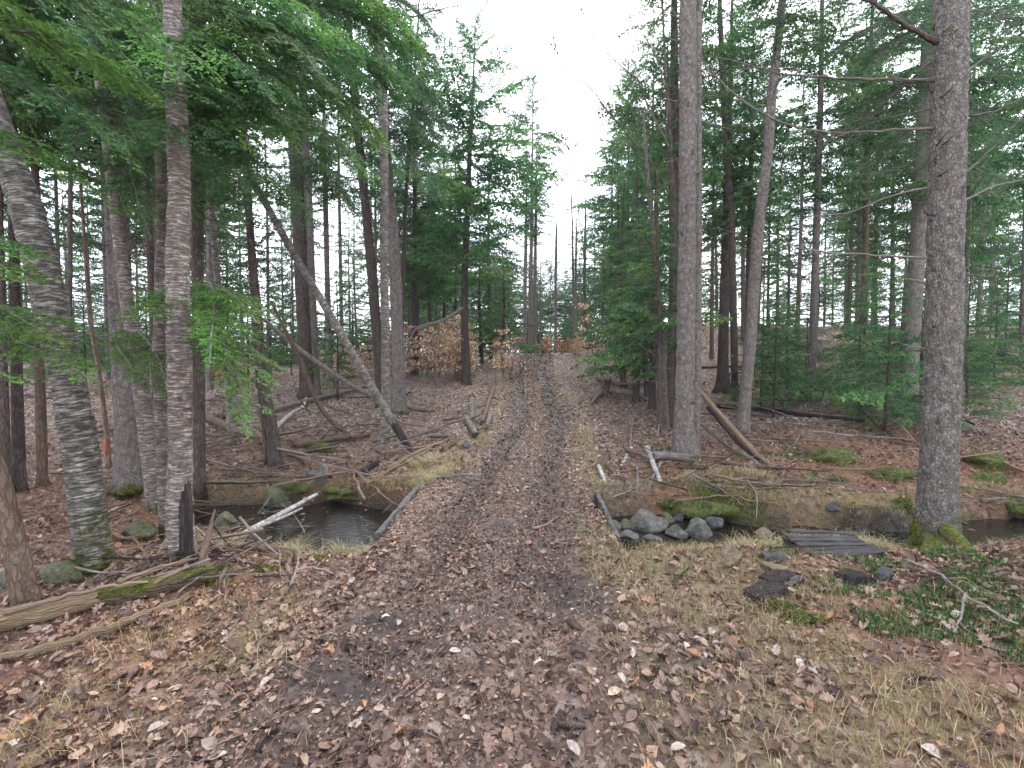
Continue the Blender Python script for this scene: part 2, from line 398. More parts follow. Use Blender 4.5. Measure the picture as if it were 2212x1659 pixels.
# ground
def ground_mat():
    m, nt, p, o = newmat('forest_floor')
    v = objpos(nt)
    n1 = noise(nt, v, 1.3, 6, .65); n2 = noise(nt, v, 22, 6, .75); n3 = noise(nt, v, 70, 4, .7)
    soil = ramp(nt, n2, ((.3, (.035, .024, .02)), (.5, (.085, .055, .042)), (.68, (.17, .115, .09))))
    vo = N(nt, 'ShaderNodeTexVoronoi', feature='F1'); nt.links.new(v, vo.inputs['Vector']); vo.inputs['Scale'].default_value = 16
    vc = N(nt, 'ShaderNodeSeparateColor'); nt.links.new(vo.outputs['Color'], vc.inputs[0])
    lit = ramp(nt, vc.outputs[0], ((0, (.05, .033, .028)), (.35, (.14, .085, .065)), (.6, (.22, .135, .1)), (.85, (.32, .22, .175)), (1, (.5, .42, .37))))
    c = mix(nt, .55, soil, lit)
    need = ramp(nt, n3, ((.3, (.09, .04, .022)), (.6, (.24, .105, .05)), (.75, (.36, .2, .11))))
    c = mix(nt, mth(nt, 'MULTIPLY', attr(nt, 'needle'), .8), c, need)
    gr = ramp(nt, n3, ((.3, (.09, .07, .035)), (.6, (.25, .19, .1)), (.78, (.38, .31, .18))))
    c = mix(nt, mth(nt, 'MULTIPLY', attr(nt, 'grassy'), .8), c, gr)
    mud = ramp(nt, n2, ((.3, (.02, .015, .013)), (.55, (.055, .042, .037)), (.72, (.12, .1, .095))))
    c = mix(nt, attr(nt, 'mud'), c, mud)
    mf = mth(nt, 'MULTIPLY', mth(nt, 'ADD', mth(nt, 'SUBTRACT', attr(nt, 'mossy'), .5), mth(nt, 'MULTIPLY', mth(nt, 'SUBTRACT', noise(nt, v, 9, 5, .7), .5), 2.)), 3., True)
    c = mix(nt, mf, c, moss_col(nt, v, 26))
    bed = attr(nt, 'bed')
    c = mix(nt, bed, c, ramp(nt, n2, ((.3, (.012, .009, .007)), (.6, (.04, .028, .02)), (.75, (.09, .06, .045)))))
    nt.links.new(c, p.inputs['Base Color']); p.inputs['Specular IOR Level'].default_value = .4
    nt.links.new(mth(nt, 'SUBTRACT', .92, mth(nt, 'MULTIPLY', mth(nt, 'POWER', mth(nt, 'ADD', attr(nt, 'mud'), bed, True), 2.), .62)), p.inputs['Roughness'])
    h = mth(nt, 'ADD', mth(nt, 'MULTIPLY', n2, .8), mth(nt, 'ADD', mth(nt, 'MULTIPLY', n3, .35), mth(nt, 'MULTIPLY', vo.outputs['Distance'], .5)))
    bump(nt, p, h, .9, .05)
    return m
M['ground'] = ground_mat()
def water_mat():
    m, nt, p, o = newmat('stream_water')
    v = objpos(nt)
    p.inputs['Base Color'].default_value = (.012, .009, .007, 1); p.inputs['Roughness'].default_value = .04
    p.inputs['IOR'].default_value = 1.33; p.inputs['Specular IOR Level'].default_value = 1.0
    mp = N(nt, 'ShaderNodeMapping'); nt.links.new(v, mp.inputs[0]); mp.inputs['Scale'].default_value = (1, 2.2, 1)
    h = mth(nt, 'ADD', noise(nt, mp.outputs[0], 7, 3, .5, .6), mth(nt, 'MULTIPLY', noise(nt, mp.outputs[0], 28, 2), .3))
    bump(nt, p, h, .2, .04); return m
M['water'] = water_mat()
def rock_mat(name, moss, a=(.07, .065, .06), b=(.2, .185, .17), c=(.34, .32, .3)):
    m, nt, p, o = newmat(name); v = objpos(nt)
    n1 = noise(nt, v, 11, 9, .75, .6); n2 = noise(nt, v, 60, 4, .75)
    col = ramp(nt, n1, ((.36, a), (.5, b), (.64, c)))
    col = mix(nt, ramp(nt, n2, ((.45, 0.), (.65, .75))), col, a)
    g = N(nt, 'ShaderNodeSeparateXYZ'); nt.links.new(N(nt, 'ShaderNodeNewGeometry').outputs['Normal'], g.inputs[0])
    f = mth(nt, 'ADD', mth(nt, 'MULTIPLY', g.outputs[2], .7), mth(nt, 'MULTIPLY', mth(nt, 'SUBTRACT', noise(nt, v, 6, 4, .7), .5), 3))
    f = mth(nt, 'MULTIPLY', mth(nt, 'ADD', f, moss - 1.), 2.5, True)
    col = mix(nt, f, col, moss_col(nt, v, 40))
    nt.links.new(col, p.inputs['Base Color']); p.inputs['Roughness'].default_value = .7
    bump(nt, p, mth(nt, 'ADD', n1, mth(nt, 'MULTIPLY', n2, .4)), 1., .04); return m
M['rock'] = rock_mat('stream_rock', .12, (.035, .032, .028), (.115, .105, .092), (.22, .205, .18))
M['mossrock'] = rock_mat('mossy_rock', .75, (.05, .045, .03), (.12, .115, .075), (.2, .2, .13))
M['brownrock'] = rock_mat('brown_rock', .15, (.07, .05, .03), (.2, .14, .085), (.32, .24, .16))
M['slate'] = rock_mat('dark_slate', -.4, (.02, .019, .02), (.06, .057, .06), (.13, .125, .128))
M['concrete'] = rock_mat('worn_concrete', -.1, (.04, .036, .033), (.09, .083, .078), (.15, .143, .135))
def mossmound_mat():
    m, nt, p, o = newmat('moss_cushion'); v = objpos(nt)
    nt.links.new(moss_col(nt, v, 22), p.inputs['Base Color']); p.inputs['Roughness'].default_value = .95
    bump(nt, p, noise(nt, v, 60, 5, .8), 1., .03); return m
M['mossmound'] = mossmound_mat()
def flat(name, c, r=.7):
    m, nt, p, o = newmat(name); v = objpos(nt)
    nt.links.new(ramp(nt, noise(nt, v, 30, 4), ((.3, tuple(x * .6 for x in c)), (.7, c))), p.inputs['Base Color']); p.inputs['Roughness'].default_value = r; return m
M['blaze'] = flat('orange_paint', (.5, .09, .02)); M['cone'] = flat('pine_cone_scales', (.13, .09, .075)); M['cut'] = flat('cut_wood', (.4, .3, .2))

# ------------------------------------------------------------------ ground mesh + masks
def axis(lo, flo, fhi, hi, step, g=1.09):
    a = list(np.arange(flo, fhi + step, step)); s = step; x = a[-1]
    while x < hi: s *= g; x += s; a.append(x)
    s = step; x = a[0]; b = []
    while x > lo: s *= g; x -= s; b.append(x)
    return np.array(b[::-1] + a)
WET = ((.42, 3.55, .42, .5), (-.15, 4.75, .3, .5), (.1, 6.9, .28, .6), (.15, 9.0, .2, 1.2), (1.15, 12.5, .2, 1.6), (-1.0, 2.5, .5, .25), (.3, 15, .22, 2.), (-.9, 3.1, .3, .2))
def wet(x, y):
    w = 0
    for a, b, c, d in WET: w = w + np.exp(-((x - a) / c) ** 2 - ((y - b) / d) ** 2)
    return sst(.35, .75, w * (.45 + fb2(x * 4.5, y * 4.5, 201, 3)))
def masks(x, y):
    dx = x - pathx(y); ad = np.abs(dx)
    nz = fb2(x * 1.1, y * 1.1, 31, 3); nz2 = fb2(x * .5, y * .5, 41, 3)
    sd = stream_d(x, y)
    rut = np.exp(-((ad - .5) / .22) ** 2)
    mud = rut * sst(32, 24, y) * sst(3.0, 6.5, y) * 1.35 + sst(.95, .3, ad) * sst(9.5, 7, y) * sst(2.9, 3.8, y) * .85
    mud = mud + sst(.75, .2, np.abs(x + .35 + (3.2 - y) * .75)) * sst(3.6, 3.0, y) * .8
    mud = np.clip(mud * (.15 + nz * 1.1), 0, .9)
    mud = np.maximum(mud, wet(x, y))
    grs = sst(.7, 1.2, dx) * sst(5.6, 4.6, y) * sst(3.6, 2.2, dx) + sst(.35, .1, np.abs(ad - 1.15)) * sst(28, 12, y) * sst(6.5, 8, y) * .9
    grs = grs + sst(.5, .0, np.abs(dx)) * sst(9, 12, y) * sst(30, 20, y) * .45 + sst(.35, 0, sd) * sst(9, 6, y) * sst(1.1, 1.3, np.abs(x + .13)) * .7
    grs = grs + sst(.7, .3, np.abs(x + 1.9)) * sst(3.6, 3., y) * .7
    offr = sst(1.1, 1.3, np.abs(x + .13)) + sst(4.6, 4.2, y) + sst(7, 7.4, y); offr = np.clip(offr, 0, 1)
    grs = np.clip(grs * (nz * 2.6 - .35), 0, 1) * (.25 + .75 * offr)
    need = np.clip(sst(1.4, 2.5, dx) * sst(13, 7, y) * (nz2 * 2.2 - .3) + sst(-1., -2, dx) * sst(11, 7, y) * (nz2 * 1.8 - .4), 0, 1)
    moss = np.clip(sst(1.6, 2.6, dx) * sst(13, 8, y) * (fb2(x * 1.3, y * 1.3, 77, 3) - .5) * 4.2 + sst(.3, .05, sd) * (1 - sst(9, 10, y)) * sst(1.15, 1.35, np.abs(x + .13)) * .5, 0, 1)
    bed = sst(.14, -.08, sd) * sst(1.1, 1.2, np.abs(x + .13))
    return mud, grs, need, moss, bed
xs = axis(-170, -7.5, 7.5, 170, .07, 1.07); ys = axis(-12, 1.2, 10.5, 260, .07, 1.06)
X, Y = np.meshgrid(xs, ys); Xf, Yf = X.ravel(), Y.ravel()
Z = terrain(Xf, Yf)
nx, ny = len(xs), len(ys)
i = np.arange(ny - 1)[:, None] * nx; j = np.arange(nx - 1)[None]
F = np.stack([i + j, i + j + 1, i + nx + j + 1, i + nx + j], -1).reshape(-1, 4)
md, gr, ne, mo, be = masks(Xf, Yf)
mb = MB(); mb.add(np.stack([Xf, Yf, Z], 1), F, 0, mud=md, grassy=gr, needle=ne, mossy=mo, bed=be)
ground = link('ground', mb.mesh('ground', M['ground']), kind='structure')
mb = MB(); xw = np.linspace(-17, 17, 60); yw = np.linspace(4, 11, 20)
XX, YY = np.meshgrid(xw, yw); i = np.arange(19)[:, None] * 60; j = np.arange(59)[None]
mb.add(np.stack([XX.ravel(), YY.ravel(), np.full(XX.size, WATER_Z)], 1), np.stack([i + j, i + j + 1, i + 61 + j, i + 60 + j], -1).reshape(-1, 4))
link('stream_water', mb.mesh('stream_water', M['water']), kind='structure')

# ------------------------------------------------------------------ leaves
def leaf_tmpl(kind, r):
    if kind == 0:   # folded ovate leaf
        o = np.array([(0, -.5), (.2, -.3), (.27, 0), (.18, .3), (0, .52)])
    else:           # lobed oak leaf
        o = np.array([(0, -.5), (.1, -.36), (.2, -.3), (.12, -.18), (.3, -.05), (.16, .06), (.33, .2), (.16, .27), (.17, .4), (0, .52)])
    n = len(o); L = o.copy()
    V = []; 
    curl = r.uniform(.1, .9); bend = r.uniform(-.9, .9)
    for x, y in L: V.append((x, y, abs(x) * curl + bend * y * y * .8))
    mid = [(0, y, bend * y * y * .8) for x, y in L[1:-1]]
    k = len(V)
    V += mid
    V += [(-x, y, abs(x) * curl * r.uniform(.5, 1.6) + bend * y * y * .8) for x, y in L[1:-1]]
    m0 = k; s0 = k + n - 2
    F = []
    right = list(range(0, n)); midi = [0] + list(range(m0, m0 + n - 2)) + [n - 1]; left = [0] + list(range(s0, s0 + n - 2)) + [n - 1]
    for a in range(n - 1):
        for side, rev in ((right, 0), (left, 1)):
            q = [side[a], side[a + 1], midi[a + 1], midi[a]]
            q2 = []
            for t in q:
                if t not in q2: q2.append(t)
            if rev: q2 = q2[::-1]
            F.append(q2)
    T = []
    for q in F:
        T.append(q[:3])
        if len(q) == 4: T.append([q[0], q[2], q[3]])
    return np.array(V, float), np.array(T)
pr = random.Random(3)
SIMPLE = (np.array([(0, -.5, 0), (.27, -.03, .1), (0, .5, .02), (-.27, .03, .13)], float), np.array([(0, 1, 2), (0, 2, 3)]))
def place(mb, tmpl, pos, size, yaw, tiltx, tilty, rnd, nrmz=None, asp=None, mat=0):
    V, F = tmpl; n = len(pos)
    if n == 0: return
    v = V[None] * size[:, None, None]
    if asp is not None: v = v * np.stack([asp, np.ones(n), np.ones(n)], 1)[:, None]
    cx, sx = np.cos(tiltx)[:, None], np.sin(tiltx)[:, None]
    y = v[..., 1] * cx - v[..., 2] * sx; z = v[..., 1] * sx + v[..., 2] * cx; x = v[..., 0]
    cy, sy = np.cos(tilty)[:, None], np.sin(tilty)[:, None]
    x, z = x * cy + z * sy, -x * sy + z * cy
    ca, sa = np.cos(yaw)[:, None], np.sin(yaw)[:, None]
    x, y = x * ca - y * sa, x * sa + y * ca
    P = np.stack([x, y, z], -1) + pos[:, None]
    FF = (F[None] + (np.arange(n) * len(V))[:, None, None]).reshape(-1, F.shape[1])
    mb.add(P.reshape(-1, 3), FF, mat, rnd=np.repeat(rnd, len(V)))
def fan(n, d0, d1, half=1.16, rg=rng):
    d = np.sqrt(rg.random(n) * (d1 * d1 - d0 * d0) + d0 * d0)
    return (rg.random(n) * 2 - 1) * half * d, d
def keep(x, y, kind):
    md, gr, ne, mo, be = masks(x, y)
    dens = np.ones(len(x))
    dx = np.abs(x - pathx(y))
    dens *= 1 - .25 * md - .3 * np.exp(-((dx - .5) / .17) ** 2) * sst(6, 9, y) * sst(32, 26, y) * (.3 + 1.4 * fb2(x * 1.5, y * 1.5, 88, 2))
    dens *= 1 - .35 * gr
    dens *= np.clip(.05 + 1.75 * fb2(x * 1.9, y * 1.9, 61, 3), .12, 1)
    return dens * (1 - .7 * wet(x, y))
def leafcol(x, y, n):
    md, gr, ne, mo, be = masks(x, y)
    base = rng.beta(1.6, 1.5, n) * .8
    pale = rng.random(n)
    base = np.where(pale > .965, rng.uniform(.84, .97, n), base)
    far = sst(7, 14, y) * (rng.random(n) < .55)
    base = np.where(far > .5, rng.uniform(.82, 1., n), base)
    pathd = np.abs(x - pathx(y)) < .95
    base = np.where(pathd & (rng.random(n) < .5) & (y < 9), rng.uniform(.02, .45, n), base)
    rutd = np.abs(np.abs(x - pathx(y)) - .5) < .2
    base = np.where(rutd & (rng.random(n) < .6) & (y > 7), rng.uniform(.02, .4, n), base)
    return base
def litter():
    mb = MB()
    T0 = [leaf_tmpl(0, pr) for _ in range(4)]; T1 = [leaf_tmpl(1, pr) for _ in range(4)]
    for (n, d0, d1, sz, tm) in ((3500, 1.5, 4.5, .062, T0 + T1), (30000, 1.5, 5.4, .032, T0), (42000, 5.2, 11, .052, [SIMPLE]), (44000, 11, 20, .07, [SIMPLE]), (44000, 20, 38, .09, [SIMPLE])):
        x, y = fan(n, d0, d1); d = keep(x, y, 0); k = rng.random(n) < d; x, y = x[k], y[k]; n = len(x)
        z = terrain(x, y); which = rng.integers(0, len(tm), n)
        s = sz * rng.lognormal(0, .38, n)
        s = np.minimum(np.where(np.abs(x - pathx(y)) < .9, s * .7, s), .095)
        kw = (z > WATER_Z + .01) | (rng.random(n) < .03); x, y, z, which, s = x[kw], y[kw], z[kw], which[kw], s[kw]; n = len(x)
        z = np.maximum(z, WATER_Z + .003)
        onw = z <= WATER_Z + .004
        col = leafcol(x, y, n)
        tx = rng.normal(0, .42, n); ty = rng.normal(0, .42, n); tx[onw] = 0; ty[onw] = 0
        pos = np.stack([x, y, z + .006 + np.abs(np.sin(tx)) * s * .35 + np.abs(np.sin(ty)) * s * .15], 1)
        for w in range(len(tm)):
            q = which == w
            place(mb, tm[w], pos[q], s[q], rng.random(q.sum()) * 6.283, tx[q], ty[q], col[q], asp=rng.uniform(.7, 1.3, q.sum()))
    n = 60000; d = 1.5 + 27 * rng.random(n) ** 1.7; x = pathx(d) + rng.normal(0, .75, n) + np.where(d < 3.4, (rng.random(n) - .7) * 2.4, 0)
    kq = ((np.abs(x - pathx(d)) < 1.1) | (d < 3.6)) & (rng.random(n) > .65 * wet(x, d)); x, d = x[kq], d[kq]; n = len(x)
    place(mb, SIMPLE, np.stack([x, d, terrain(x, d) + .006], 1), .017 * (1 + d / 14) * rng.lognormal(0, .45, n), rng.random(n) * 6.28, rng.normal(0, .5, n), rng.normal(0, .5, n), np.where(np.abs(np.abs(x - pathx(d)) - .5) < .22, np.clip(rng.beta(1.2, 2.6, n) * .8, 0, 1), np.clip(rng.beta(1.4, 1.6, n) * (.8 + .2 * (d > 7)), 0, 1)), asp=rng.uniform(.7, 1.6, n))
    link('leaf_litter', mb.mesh('leaf_litter', M['leaf']), kind='stuff', label='brown and pale fallen leaves strewn over the whole forest floor', cat='leaf litter')
litter()
# 300 individual leaves (nearest to the camera) as pieces of the ground
LM = []
for k in range(10):
    V, Ft = leaf_tmpl(1 if k % 2 else 0, pr); b = MB(); b.add(V, Ft, 0, rnd=[.1, .25, .38, .45, .5, .58, .66, .78, .9, .98][k])
    LM.append(b.mesh('leaf', M['leaf1']))
cnt = 0
while cnt < 290:
    d = 1.55 + 1.9 * rng.random() ** 1.2; x = (rng.random() * 2 - 1) * 1.12 * d
    o = link('leaf', LM[int(rng.choice(10, p=[.13, .12, .12, .12, .12, .1, .1, .09, .06, .04]))], ground)
    s = rng.uniform(.045, .088); o.location = (x, d, gz(x, d) + .02); o.rotation_euler = (rng.normal(0, .25), rng.normal(0, .25), rng.random() * 6.28); o.scale = (s * rng.uniform(.75, 1.1), s, s)
    cnt += 1

def blades(name, xy, L, wdt, mat, label, cat, lean=.9, colr=(0, 1), seg=2):
    x, y = xy; n = len(x); z = terrain(x, y)
    yaw = rng.random(n) * 6.283; ln = L * rng.lognormal(0, .3, n); le = np.clip(rng.normal(lean, .25, n), 0.05, 1.5)
    mb = MB(); P = [np.stack([x, y, z], 1)]
    d = np.stack([np.cos(yaw), np.sin(yaw), 0 * yaw], 1)
    ang = le * .35; p = P[0]; up = np.array([0, 0, 1.])
    pts = [p]
    for s in range(seg):
        p = p + (d * np.sin(ang)[:, None] + up * np.cos(ang)[:, None]) * (ln / seg)[:, None]; pts.append(p); ang = ang + le * 1.1 / seg
    sd = np.stack([-np.sin(yaw), np.cos(yaw), 0 * yaw], 1) * wdt * .5
    V = []
    for k, q in enumerate(pts):
        w = 1 - .75 * k / seg; V += [q - sd * w, q + sd * w]
    V = np.stack(V, 1); m = V.shape[1]
    F = np.array([(2 * k, 2 * k + 1, 2 * k + 3, 2 * k + 2) for k in range(seg)])
    FF = (F[None] + (np.arange(n) * m)[:, None, None]).reshape(-1, 4)
    mb.add(V.reshape(-1, 3), FF, 0, rnd=np.repeat(rng.uniform(colr[0], colr[1], n), m))
    return link(name, mb.mesh(name, mat, False), kind='stuff', label=label, cat=cat)
def masked(n, d0, d1, which, thr=.15, half=1.16):
    x, y = fan(n, d0, d1, half); m = masks(x, y)[which]; k = rng.random(n) < m - thr * 0; return x[k], y[k]
x, y = masked(190000, 1.5, 11, 1)
cl = fb2(x * 5, y * 5, 91, 2) > .4
blades('dry_grass', (x[cl], y[cl]), .075, .0045, M['grass'], 'dry tan grass growing in tufts along the track edges', 'grass', 1.15)
# grass tufts on the banks
tx, ty = [], []
for k in range(95):
    u = rng.random()
    if u < .4: cx_, cy_ = rng.uniform(2.5, 4.2), 5.3 + rng.normal(0, .12)
    elif u < .6: cx_, cy_ = rng.uniform(-3.4, -1.4), 5.2 + rng.normal(0, .2) + .15 * abs(rng.normal())
    elif u < .75: cx_, cy_ = rng.uniform(1.2, 4.6), 6.75 + rng.normal(0, .15)
    else: cx_, cy_ = -1.42 + rng.normal(0, .1), rng.uniform(6.2, 8)
    m = int(rng.integers(40, 110)); tx += list(cx_ + rng.normal(0, .05, m)); ty += list(cy_ + rng.normal(0, .05, m))
blades('bank_grass', (np.array(tx), np.array(ty)), .2, .005, M['grass'], 'long bleached grass drooping over the stream banks', 'grass', 1.5, (.35, .95), 3)
x, y = fan(160000, 4, 9); sdd = stream_d(x, y); kb = (sdd > -.13) & (sdd < .5) & (np.abs(x + .13) > 1.3) & (fb2(x * 4, y * 4, 96, 2) > .36) & (terrain(x, y) > WATER_Z + .01)
blades('bank_straw', (x[kb], y[kb]), .11, .005, M['grass'], 'matted straw coloured grass hanging down the stream banks', 'grass', 1.5, (.1, .8), 3)
x, y = fan(70000, 1.5, 8); nn = masks(x, y)[2] * .8 + .22; k = rng.random(len(x)) < nn
x, y = x[k], y[k]
blades('needle_litter', (x, y), .055, .0028, M['needle'], 'reddish fallen conifer needles scattered among the leaves', 'needles', 3.6, (0, 1), 1)

# ------------------------------------------------------------------ foliage sprays
def spray(L, Wd, step, ll, lw, droop=.18, rg=rng, lift=.05, tone=(0., 1.), fill=1., hang=.12, flat=.35):
    """flat hemlock-like spray along +X: returns leaf quads V(n,4,3), rnd(n), twig polylines"""
    nl = max(4, int(L / step)); V = []; R = []; tw = []
    def axisp(t): return np.stack([L * t, .03 * L * np.sin(t * 3 + k0), L * (lift * t - droop * t * t)], -1)
    k0 = rg.random() * 6
    ts = np.linspace(.14, 1, nl)
    tw.append((axisp(np.linspace(0, 1, 6)), .006 * L + .003))
    for i, t in enumerate(ts):
        for sgn in (-1, 1):
            if rg.random() > .92 * fill: continue
            env = min(1, (t - .05) * 2.6) * (1 - t) ** .6 + .08
            l = Wd * env * rg.uniform(.6, 1.15)
            a = math.radians(rg.uniform(48, 68)) * sgn
            p0 = axisp(np.array([min(1, t + rg.uniform(-.02, .02))]))[0]
            dd = np.array([math.cos(a), math.sin(a), rg.uniform(-.25, .08)])
            m = max(2, int(l / (ll * .42))); s = (np.arange(m) + .3) / m
            pp = p0 + dd * (l * s)[:, None] + np.array([0, 0, -1]) * (s * s * l * rg.uniform(.1, .45))[:, None]
            if l > .12: tw.append((np.stack([p0, pp[m // 2], pp[-1]]), .0035))
            for g in (-1, 1):
                b = a + g * np.radians(rg.uniform(35, 62, m))
                q = ll * (1.08 - .55 * s) * rg.uniform(.7, 1.2, m)
                dz = rg.normal(-hang, .2 + hang * .4, m)
                d = nrm(np.stack([np.cos(b), np.sin(b), dz], 1))
                sd = nrm(np.cross(d, np.array([0, 0, 1.]) + rg.normal(0, flat, (m, 3)))) * (lw * .5)
                e = pp + d * q[:, None]; md = pp + d * (q * .45)[:, None]
                V.append(np.stack([pp, md + sd, e, md - sd], 1)); R.append(np.full(m, rg.uniform(*tone)) * .6 + rg.uniform(tone[0], tone[1], m) * .25 + .15 * s)
    return np.concatenate(V), np.concatenate(R), tw
def rotz(a): c, s = math.cos(a), math.sin(a); return np.array([[c, -s, 0], [s, c, 0], [0, 0, 1]])
def roty(a): c, s = math.cos(a), math.sin(a); return np.array([[c, 0, s], [0, 1, 0], [-s, 0, c]])
def rotx(a): c, s = math.cos(a), math.sin(a); return np.array([[1, 0, 0], [0, c, -s], [0, s, c]])
def put_spray(mb, sp, A, T, sc=1., roff=0., wood=True, tws=3):
    V, R, tw = sp; n = len(V)
    P = (V.reshape(-1, 3) * sc) @ A.T + T
    mb.add(P, np.arange(n * 4).reshape(-1, 4), 0, rnd=np.repeat(np.clip(R + roff, 0, 1), 4))
    if wood:
        for k, (pl, r) in enumerate(tw):
            if k > wood * 1.0 and wood is not True: break
            q = (pl * sc) @ A.T + T
            tube(mb, q, np.linspace(r, r * .35, len(q)) * sc, tws, 1, cap=False)
def crown(name, H, Rm, nb, shape, step=.13, ll=.085, lw=.026, droop=.22, mat='hem', up=.12, seed=0, gap=0., fill=1., hbare=0.):
    rg = np.random.default_rng(seed)
    T = [spray(1., .42, step / (Rm * .75), ll / (Rm * .75), lw / (Rm * .75), droop, rg, fill=fill, hang=.5, flat=.8) for _ in range(4)]
    mb = MB()
    az = 0
    for k in range(nb):
        t = (k + rg.random()) / nb; z = H * t
        az += 2.4 + rg.normal(0, .35)
        e = shape(t) * rg.uniform(.6, 1.12)
        if gap and vn2(np.array([t * 6.]), np.array([az % 6.28]), seed)[0] < gap: e *= .45
        L = max(.15, Rm * e)
        A = rotz(az) @ roty(-up - .5 * t ** 2 + rg.normal(0, .1)) @ rotx(rg.normal(0, .45))
        put_spray(mb, T[k % 4], A, np.array([0, 0, z]), L, rg.normal(0, .16), wood=3)
    return mb.mesh(name, [M[mat], M['deadtwig']], False)
sh_hem = lambda t: (min(1, .55 + t * 1.6)) * (1 - t) ** .75 + .03
sh_broad = lambda t: min(1, .6 + t * 1.5) * min(1, (1.02 - t) * 2.0) ** .8 + .03
sh_pine = lambda t: (.35 + 1.1 * math.sin(min(1, t * 1.15) * math.pi)) * .7 * (1 - t * .35)
sh_cone = lambda t: (1 - t) ** .85 + .03
CROWN = {}
for k in range(4):
    CROWN['hem%d' % k] = (crown('crown', 9., 2.4, 104, sh_hem, seed=100 + k, gap=.33 + .05 * (k % 2), step=.15, ll=.125, lw=.056, droop=.3), 9.)
CROWN['broad'] = (crown('crown', 9., 2.5, 120, sh_broad, seed=111, gap=.28, step=.14, ll=.13, lw=.06, droop=.25, up=.25), 9.)
CROWN['broad1'] = (crown('crown', 9., 2.2, 120, sh_broad, seed=112, gap=.45, step=.14, ll=.13, lw=.06, droop=.35, up=.05), 9.)
for k in range(2):
    CROWN['pine%d' % k] = (crown('crown', 8., 2.5, 64, sh_pine, seed=120 + k, mat='pine', up=.35, droop=-.05, gap=.35, step=.15, ll=.15, lw=.045), 8.)
for k in range(3):
    CROWN['sap%d' % k] = (crown('crown', 3.2, 1.15, 66, sh_cone, seed=140 + k, step=.09, ll=.075, lw=.03, gap=.25), 3.2)
# dead lower branches
def dead_whorl(name, H, Lm, nb, seed, r0=.011):
    rg = np.random.default_rng(seed); mb = MB(); az = 0
    for k in range(nb):
        z = H * (k + rg.random()) / nb; az += 2.1 + rg.normal(0, .5); L = Lm * rg.uniform(.35, 1.1)
        a = az; pit = rg.uniform(-.15, .35)
        d = np.array([math.cos(a) * math.cos(pit), math.sin(a) * math.cos(pit), math.sin(pit)])
        t = np.linspace(0, 1, 6)[:, None]
        P = np.array([0, 0, z]) + d * L * t + np.array([0, 0, -1]) * (t ** 2) * L * rg.uniform(.05, .35) + rg.normal(0, .02, (6, 3)) * t
        tube(mb, P, np.linspace(r0, .003, 6), 3, 0, cap=False, seed=k)
        for s in range(int(L * 6)):
            q = rg.uniform(.25, .98); c = P[int(q * 5)]; b = a + rg.choice([-1, 1]) * rg.uniform(.5, 1.1); l = L * (1 - q * .6) * rg.uniform(.15, .4)
            e = c + np.array([math.cos(b), math.sin(b), rg.uniform(-.35, .2)]) * l
            m = (c + e) / 2 + rg.normal(0, .03, 3)
            tube(mb, np.stack([c, m, e]), [.004, .003, .0015], 3, 0, cap=False, seed=k)
    return mb.mesh(name, [M['deadtwig']])
DEAD = [dead_whorl('dead_branches', 4.5, 1.5, 30, 200 + k) for k in range(4)]
def hardwood(name, H, seed, twigr=.004):
    rg = np.random.default_rng(seed); mb = MB()
    def grow(p, d, L, r, lev):
        n = 5; P = [p]; 
        for k in range(n):
            d = nrm((d + rg.normal(0, .09, 3) + np.array([0, 0, .05]))[None])[0]; P.append(P[-1] + d * L / n)
        P = np.array(P); tube(mb, P, np.linspace(r, r * .5, n + 1), 3 if lev else 5, 0, cap=False, seed=seed)
        if lev >= 3: return
        for k in range(5 if lev else 9):
            q = rg.uniform(.25, 1); c = P[int(q * n)]; ax = nrm(rg.normal(0, 1, (1, 3)))[0]
            nd = nrm((d * .75 + ax * .65 + np.array([0, 0, .15]))[None])[0]
            grow(c, nd, L * rg.uniform(.4, .66), max(.007, r * .5), lev + 1)
    grow(np.zeros(3), np.array([0, 0, 1.]), H, .05, 0)
    return mb.mesh(name, [M['deadtwig']])
CROWN['bare0'] = (hardwood('crown', 7., 301), 9.); CROWN['bare1'] = (hardwood('crown', 7., 302), 9.)

